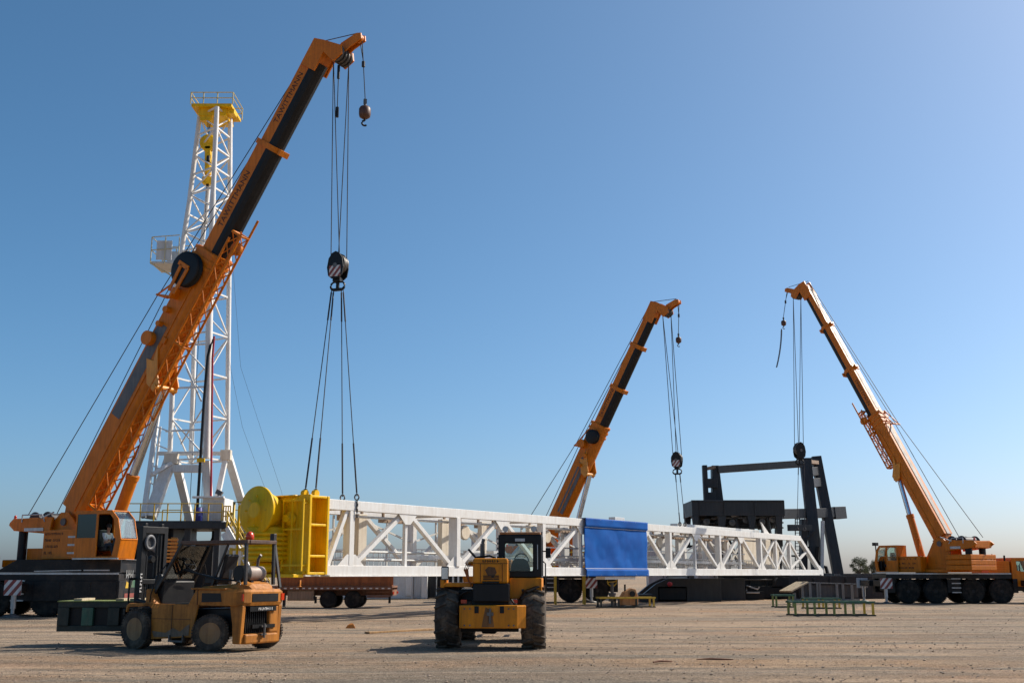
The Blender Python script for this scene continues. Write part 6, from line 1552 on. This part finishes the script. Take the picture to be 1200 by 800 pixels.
lp('oil_stain', lambda b: b.prism([(-.02, 1.72), (.12, 1.66), (.2, 1.78), (.16, 1.9), (0, 1.92), (-.08, 1.84)], (0, -.767, 0), XZ[0], XZ[1], .003), mat('dark_grime', (.12, .055, .02), .7, 0, .3, 8), 0, hd)
mb = MB(); marks(mb, (-.2, -.743, 2.02), (1, 0, 0), (0, 0, 1), 9, .06, .058, rf); mb.build('lettering', BLACK, hd)
lp('handle', lambda b: b.b2(-.14, .26, -.79, -.743, 1.53, 1.57), BLACK, 0, hd)
lp('bracket_arm', lambda b: (b.bar((-.32, -.4, 2.12), (-.52, -.4, 2.34), .05), b.path([(-.32, -.4, 2.14), (.0, -.4, 2.18), (.15, -.4, 2.12)], .03)), BLACK, 0, hd)
lp('hose', lambda b: [b.path([(-.45-.05*i, -.5, 2.0), (-.52-.04*i, -.55, 1.85), (-.5, -.5, 1.6), (-.42, -.45, 1.45)], .022, 6) for i in range(3)], RUST, 0)
lp('grille', lambda b: [b.b2(-.12, .26, -.785, -.767, 1.61+.04*i, 1.63+.04*i) for i in range(3)], BLACK, 0, hd)
lp('seam', lambda b: (b.b2(-.385, .475, -.746, -.741, 1.99, 2.0), b.b2(-.20, -.19, -.746, -.741, 1.55, 1.99), b.b2(.33, .34, -.746, -.741, 1.55, 1.99)), BLACK, 0, hd)
for x in (-.60, .62): lp('tail_lamp', lambda b: (b.b2(x-.07, x+.07, -.60, -.50, 1.06, 1.14),), REDL, 0, wgt)
lp('bolt', lambda b: [b.tube((x, -.95, z), (x, -.968, z), .022, n=6) for x in (-.55, -.42, .5, .62) for z in (.56, .94)], STEEL, 0, wgt)
lp('grab_rail', lambda b: b.path([(1.30, -.22, 1.25), (1.36, -.26, 1.3), (1.36, -.26, 2.0), (1.30, -.22, 2.05)], .018, 6), BLACK, 0)
lp('step', lambda b: (b.b2(1.0, 1.3, .6, 1.0, .62, .66), b.b2(1.0, 1.3, .6, 1.0, .92, .96), b.b2(1.0, 1.03, .6, .64, .6, 1.2), b.b2(1.0, 1.03, .96, 1.0, .6, 1.2)), BLACK, 0)
lp('exhaust_stack', lambda b: (b.tube((-.25, .6, 2.1), (-.25, .6, 2.5), .06, n=12), b.tube((-.25, .6, 2.5), (-.22, .6, 2.62), .045, n=10)), STEEL, 0)
lp('filler_cap', lambda b: b.tube((.25, -.3, 2.12), (.25, -.3, 2.17), .07, n=12), BLACK, 0, hd)
lp('hydraulic_line', lambda b: [b.path([(-.5+.04*i, -.6, 1.35), (-.7+.03*i, -.5, 1.25), (-.85, -.2+.05*i, .9)], .02, 6) for i in range(3)]+[b.path([(.55, -.62, 1.15), (.65, -.66, .98), (.72, -.5, .7)], .022, 6)], BLACK, 0)
for x in (.38, 1.08): lp('work_lamp', lambda b: b.lathe((x, -.24, 2.83), (0, -1, 0), [(.05, -.08), (.075, 0), (.075, .02)], 12), SILVER, 0)
# cab
cabx0, cabx1, cz_, ct_ = .20, 1.27, 1.66, 2.70
cbm = lp('cab', lambda b: (b.ring([(cabx0, cz_), (cabx1, cz_), (cabx1, ct_), (cabx0, ct_)], [(cabx0+.17, cz_+.16), (cabx1-.22, cz_+.16), (cabx1-.22, ct_-.22), (cabx0+.17, ct_-.22)], (0, -.20, 0), XZ[0], XZ[1], -.08) or
    b.ring([(cabx0, cz_), (cabx1, cz_), (cabx1, ct_), (cabx0, ct_)], [(cabx0+.08, cz_+.12), (cabx1-.1, cz_+.12), (cabx1-.1, ct_-.14), (cabx0+.08, ct_-.14)], (0, 1.2, 0), XZ[0], XZ[1], -.08),
    [b.bar((x, y, cz_), (x, y, ct_), .08) for x in (cabx0+.04, cabx1-.04) for y in (.5, 1.1)], [b.b2(x-.04, x+.04, -.12, 1.2, ct_-.12, ct_) for x in (cabx0+.04, cabx1-.04)], b.b2(cabx0, cabx1, -.12, 1.2, cz_-.02, cz_+.05)), BLACK, .03)
lp('roof', lambda b: b.b2(cabx0+.03, cabx1-.03, -.2, 1.3, ct_+.002, ct_+.06), mat('roof_tan', (.42, .19, .08), .6, 0, .15, 2, DUST, .4), .02, cbm)
lp('rear_window', lambda b: b.b2(cabx0+.17, cabx1-.22, -.235, -.225, cz_+.16, ct_-.22), GLASS, 0, cbm)
lp('name_plate', lambda b: b.b2(.62, .86, -.287, -.282, ct_-.17, ct_-.10), SILVER, 0, cbm)
lp('post_trim', lambda b: b.b2(1.16, 1.18, -.288, -.282, cz_+.2, ct_-.25), SILVER, 0, cbm)
lp('bolt_strip', lambda b: [b.box((cabx0-.01, -.22, cz_+.1+.12*i), (.04, .04, .05)) for i in range(8)], STEEL, 0, cbm)
lp('seat', lambda b: b.loft([[Vector((x, y, z)) for x, z in ((.50, cz_), (.96, cz_), (.98, cz_+.22), (.92, cz_+.40), (.82, cz_+.46), (.62, cz_+.46), (.54, cz_+.40), (.49, cz_+.22))] for y in (-.02, .12)]), SEAT, .04, cbm)
lp('steering_wheel', lambda b: (b.path([(.73+.18*math.cos(i*math.pi/8), .72, cz_+.42+.17*math.sin(i*math.pi/8)) for i in range(17)], .018), b.tube((.73, .72, cz_+.42), (.73, 1.0, cz_+.1), .03)), BLACK, 0, cbm)
lp('side_mirror', lambda b: (b.box((1.42, .2, 2.26), (.13, .06, .24)), b.bar((1.27, .2, 2.3), (1.38, .2, 2.3), .03), b.bar((1.25, .2, 2.68), (1.27, .2, 2.78), .03)), BLACK, .02, cbm)
lp('lower_cab', lambda b: (b.b2(.475, 1.25, -.28, 1.3, 1.16, 1.655), b.b2(1.22, 1.27, -.30, 1.3, 1.2, 1.65)), LOADY, .025)
lp('fender', lambda b: (b.b2(-1.18, -.40, -.35, .5, 1.44, 1.54), b.b2(-1.2, -1.1, -.38, .5, 1.42, 1.62)), LOADY, .02)
lp('fender', lambda b: (b.bar((.75, -.52, 1.14), (.86, -.45, 1.32), .12, .04), b.bar((.86, -.45, 1.32), (1.15, -.3, 1.45), .3, .04)), BLACK, .01)
mr = lp('rear_view_mirror', lambda b: (b.b2(-1.18, -1.0, -.40, -.30, 1.60, 1.93), b.bar((-1.09, -.3, 1.5), (-1.09, -.33, 1.64), .05)), BLACK, .03)
lp('mirror_glass', lambda b: b.b2(-1.165, -1.015, -.408, -.402, 1.63, 1.90), CHROME, 0, mr)
lp('boom_arm', lambda b: (b.bar((-.05, 1.4, 1.75), (-.05, 4.6, 1.1), .42, .45), b.bar((-.05, 4.6, 1.1), (-.05, 5.2, .5), .3, .35)), LOADY, .03)
lp('bucket_frame', lambda b: (b.b2(-.9, .8, 5.1, 5.25, .25, 1.1), [b.b2(x-.07, x+.07, 5.25, 6.3, .22, .28) for x in (-.45, .35)]), BLACK, .02)

# ================= small things on the ground =================
pa, pb_ = G(430, 741.5), G(506, 737.5); pm = (pa+pb_)/2; L2 = (pb_-pa).length/2
pk = MB(); pk.b2(-L2, L2, -.11, .11, .0, .055); pk.b2(-L2*.9, L2*.25, .10, .19, .0, .04)
o = pk.build('wooden_plank', WOOD, None, .006); o.location = (pm.x, pm.y, -.01); o.rotation_euler = (R(1), 0, math.atan2(pb_.y-pa.y, pb_.x-pa.x)); tag(o, 'worn wooden plank lying on the gravel beside the loader', 'plank')
sc_ = G(411, 735); mb = MB()
mb.loft([[Vector((-.16, -.12, 0)), Vector((.18, -.1, 0)), Vector((.14, .14, 0)), Vector((-.12, .12, 0))], [Vector((-.10, -.1, .09)), Vector((.10, -.06, .13)), Vector((.08, .10, .12)), Vector((-.08, .08, .07))], [Vector((-.02, -.03, .15)), Vector((.05, -.02, .16)), Vector((.04, .05, .15)), Vector((0, .04, .13))]])
o = mb.build('scrap', PAPER, None, .01); o.location = (sc_.x, sc_.y, -.01); tag(o, 'small orange scrap lying on the gravel near the plank', 'scrap')
for lab, u, v, l2, rz in (('short forked dark stick lying on the gravel near the loader', 777, 776, .24, .5), ('longer straight dark stick lying flat on open gravel', 838, 773.5, .38, .05)):
    q = G(u, v); mb = MB(); mb.path([(-l2, 0, .02), (-l2*.3, .03, .035), (l2*.4, -.02, .03), (l2, .02, .02)], [.018, .024, .022, .012], 6)
    if u < 800: mb.path([(-l2*.2, .02, .03), (.1, .12, .05)], .012, 5)
    o = mb.build('stick', RUSTD); o.location = (q.x, q.y, 0); o.rotation_euler = (0, 0, rz); tag(o, lab, 'stick')
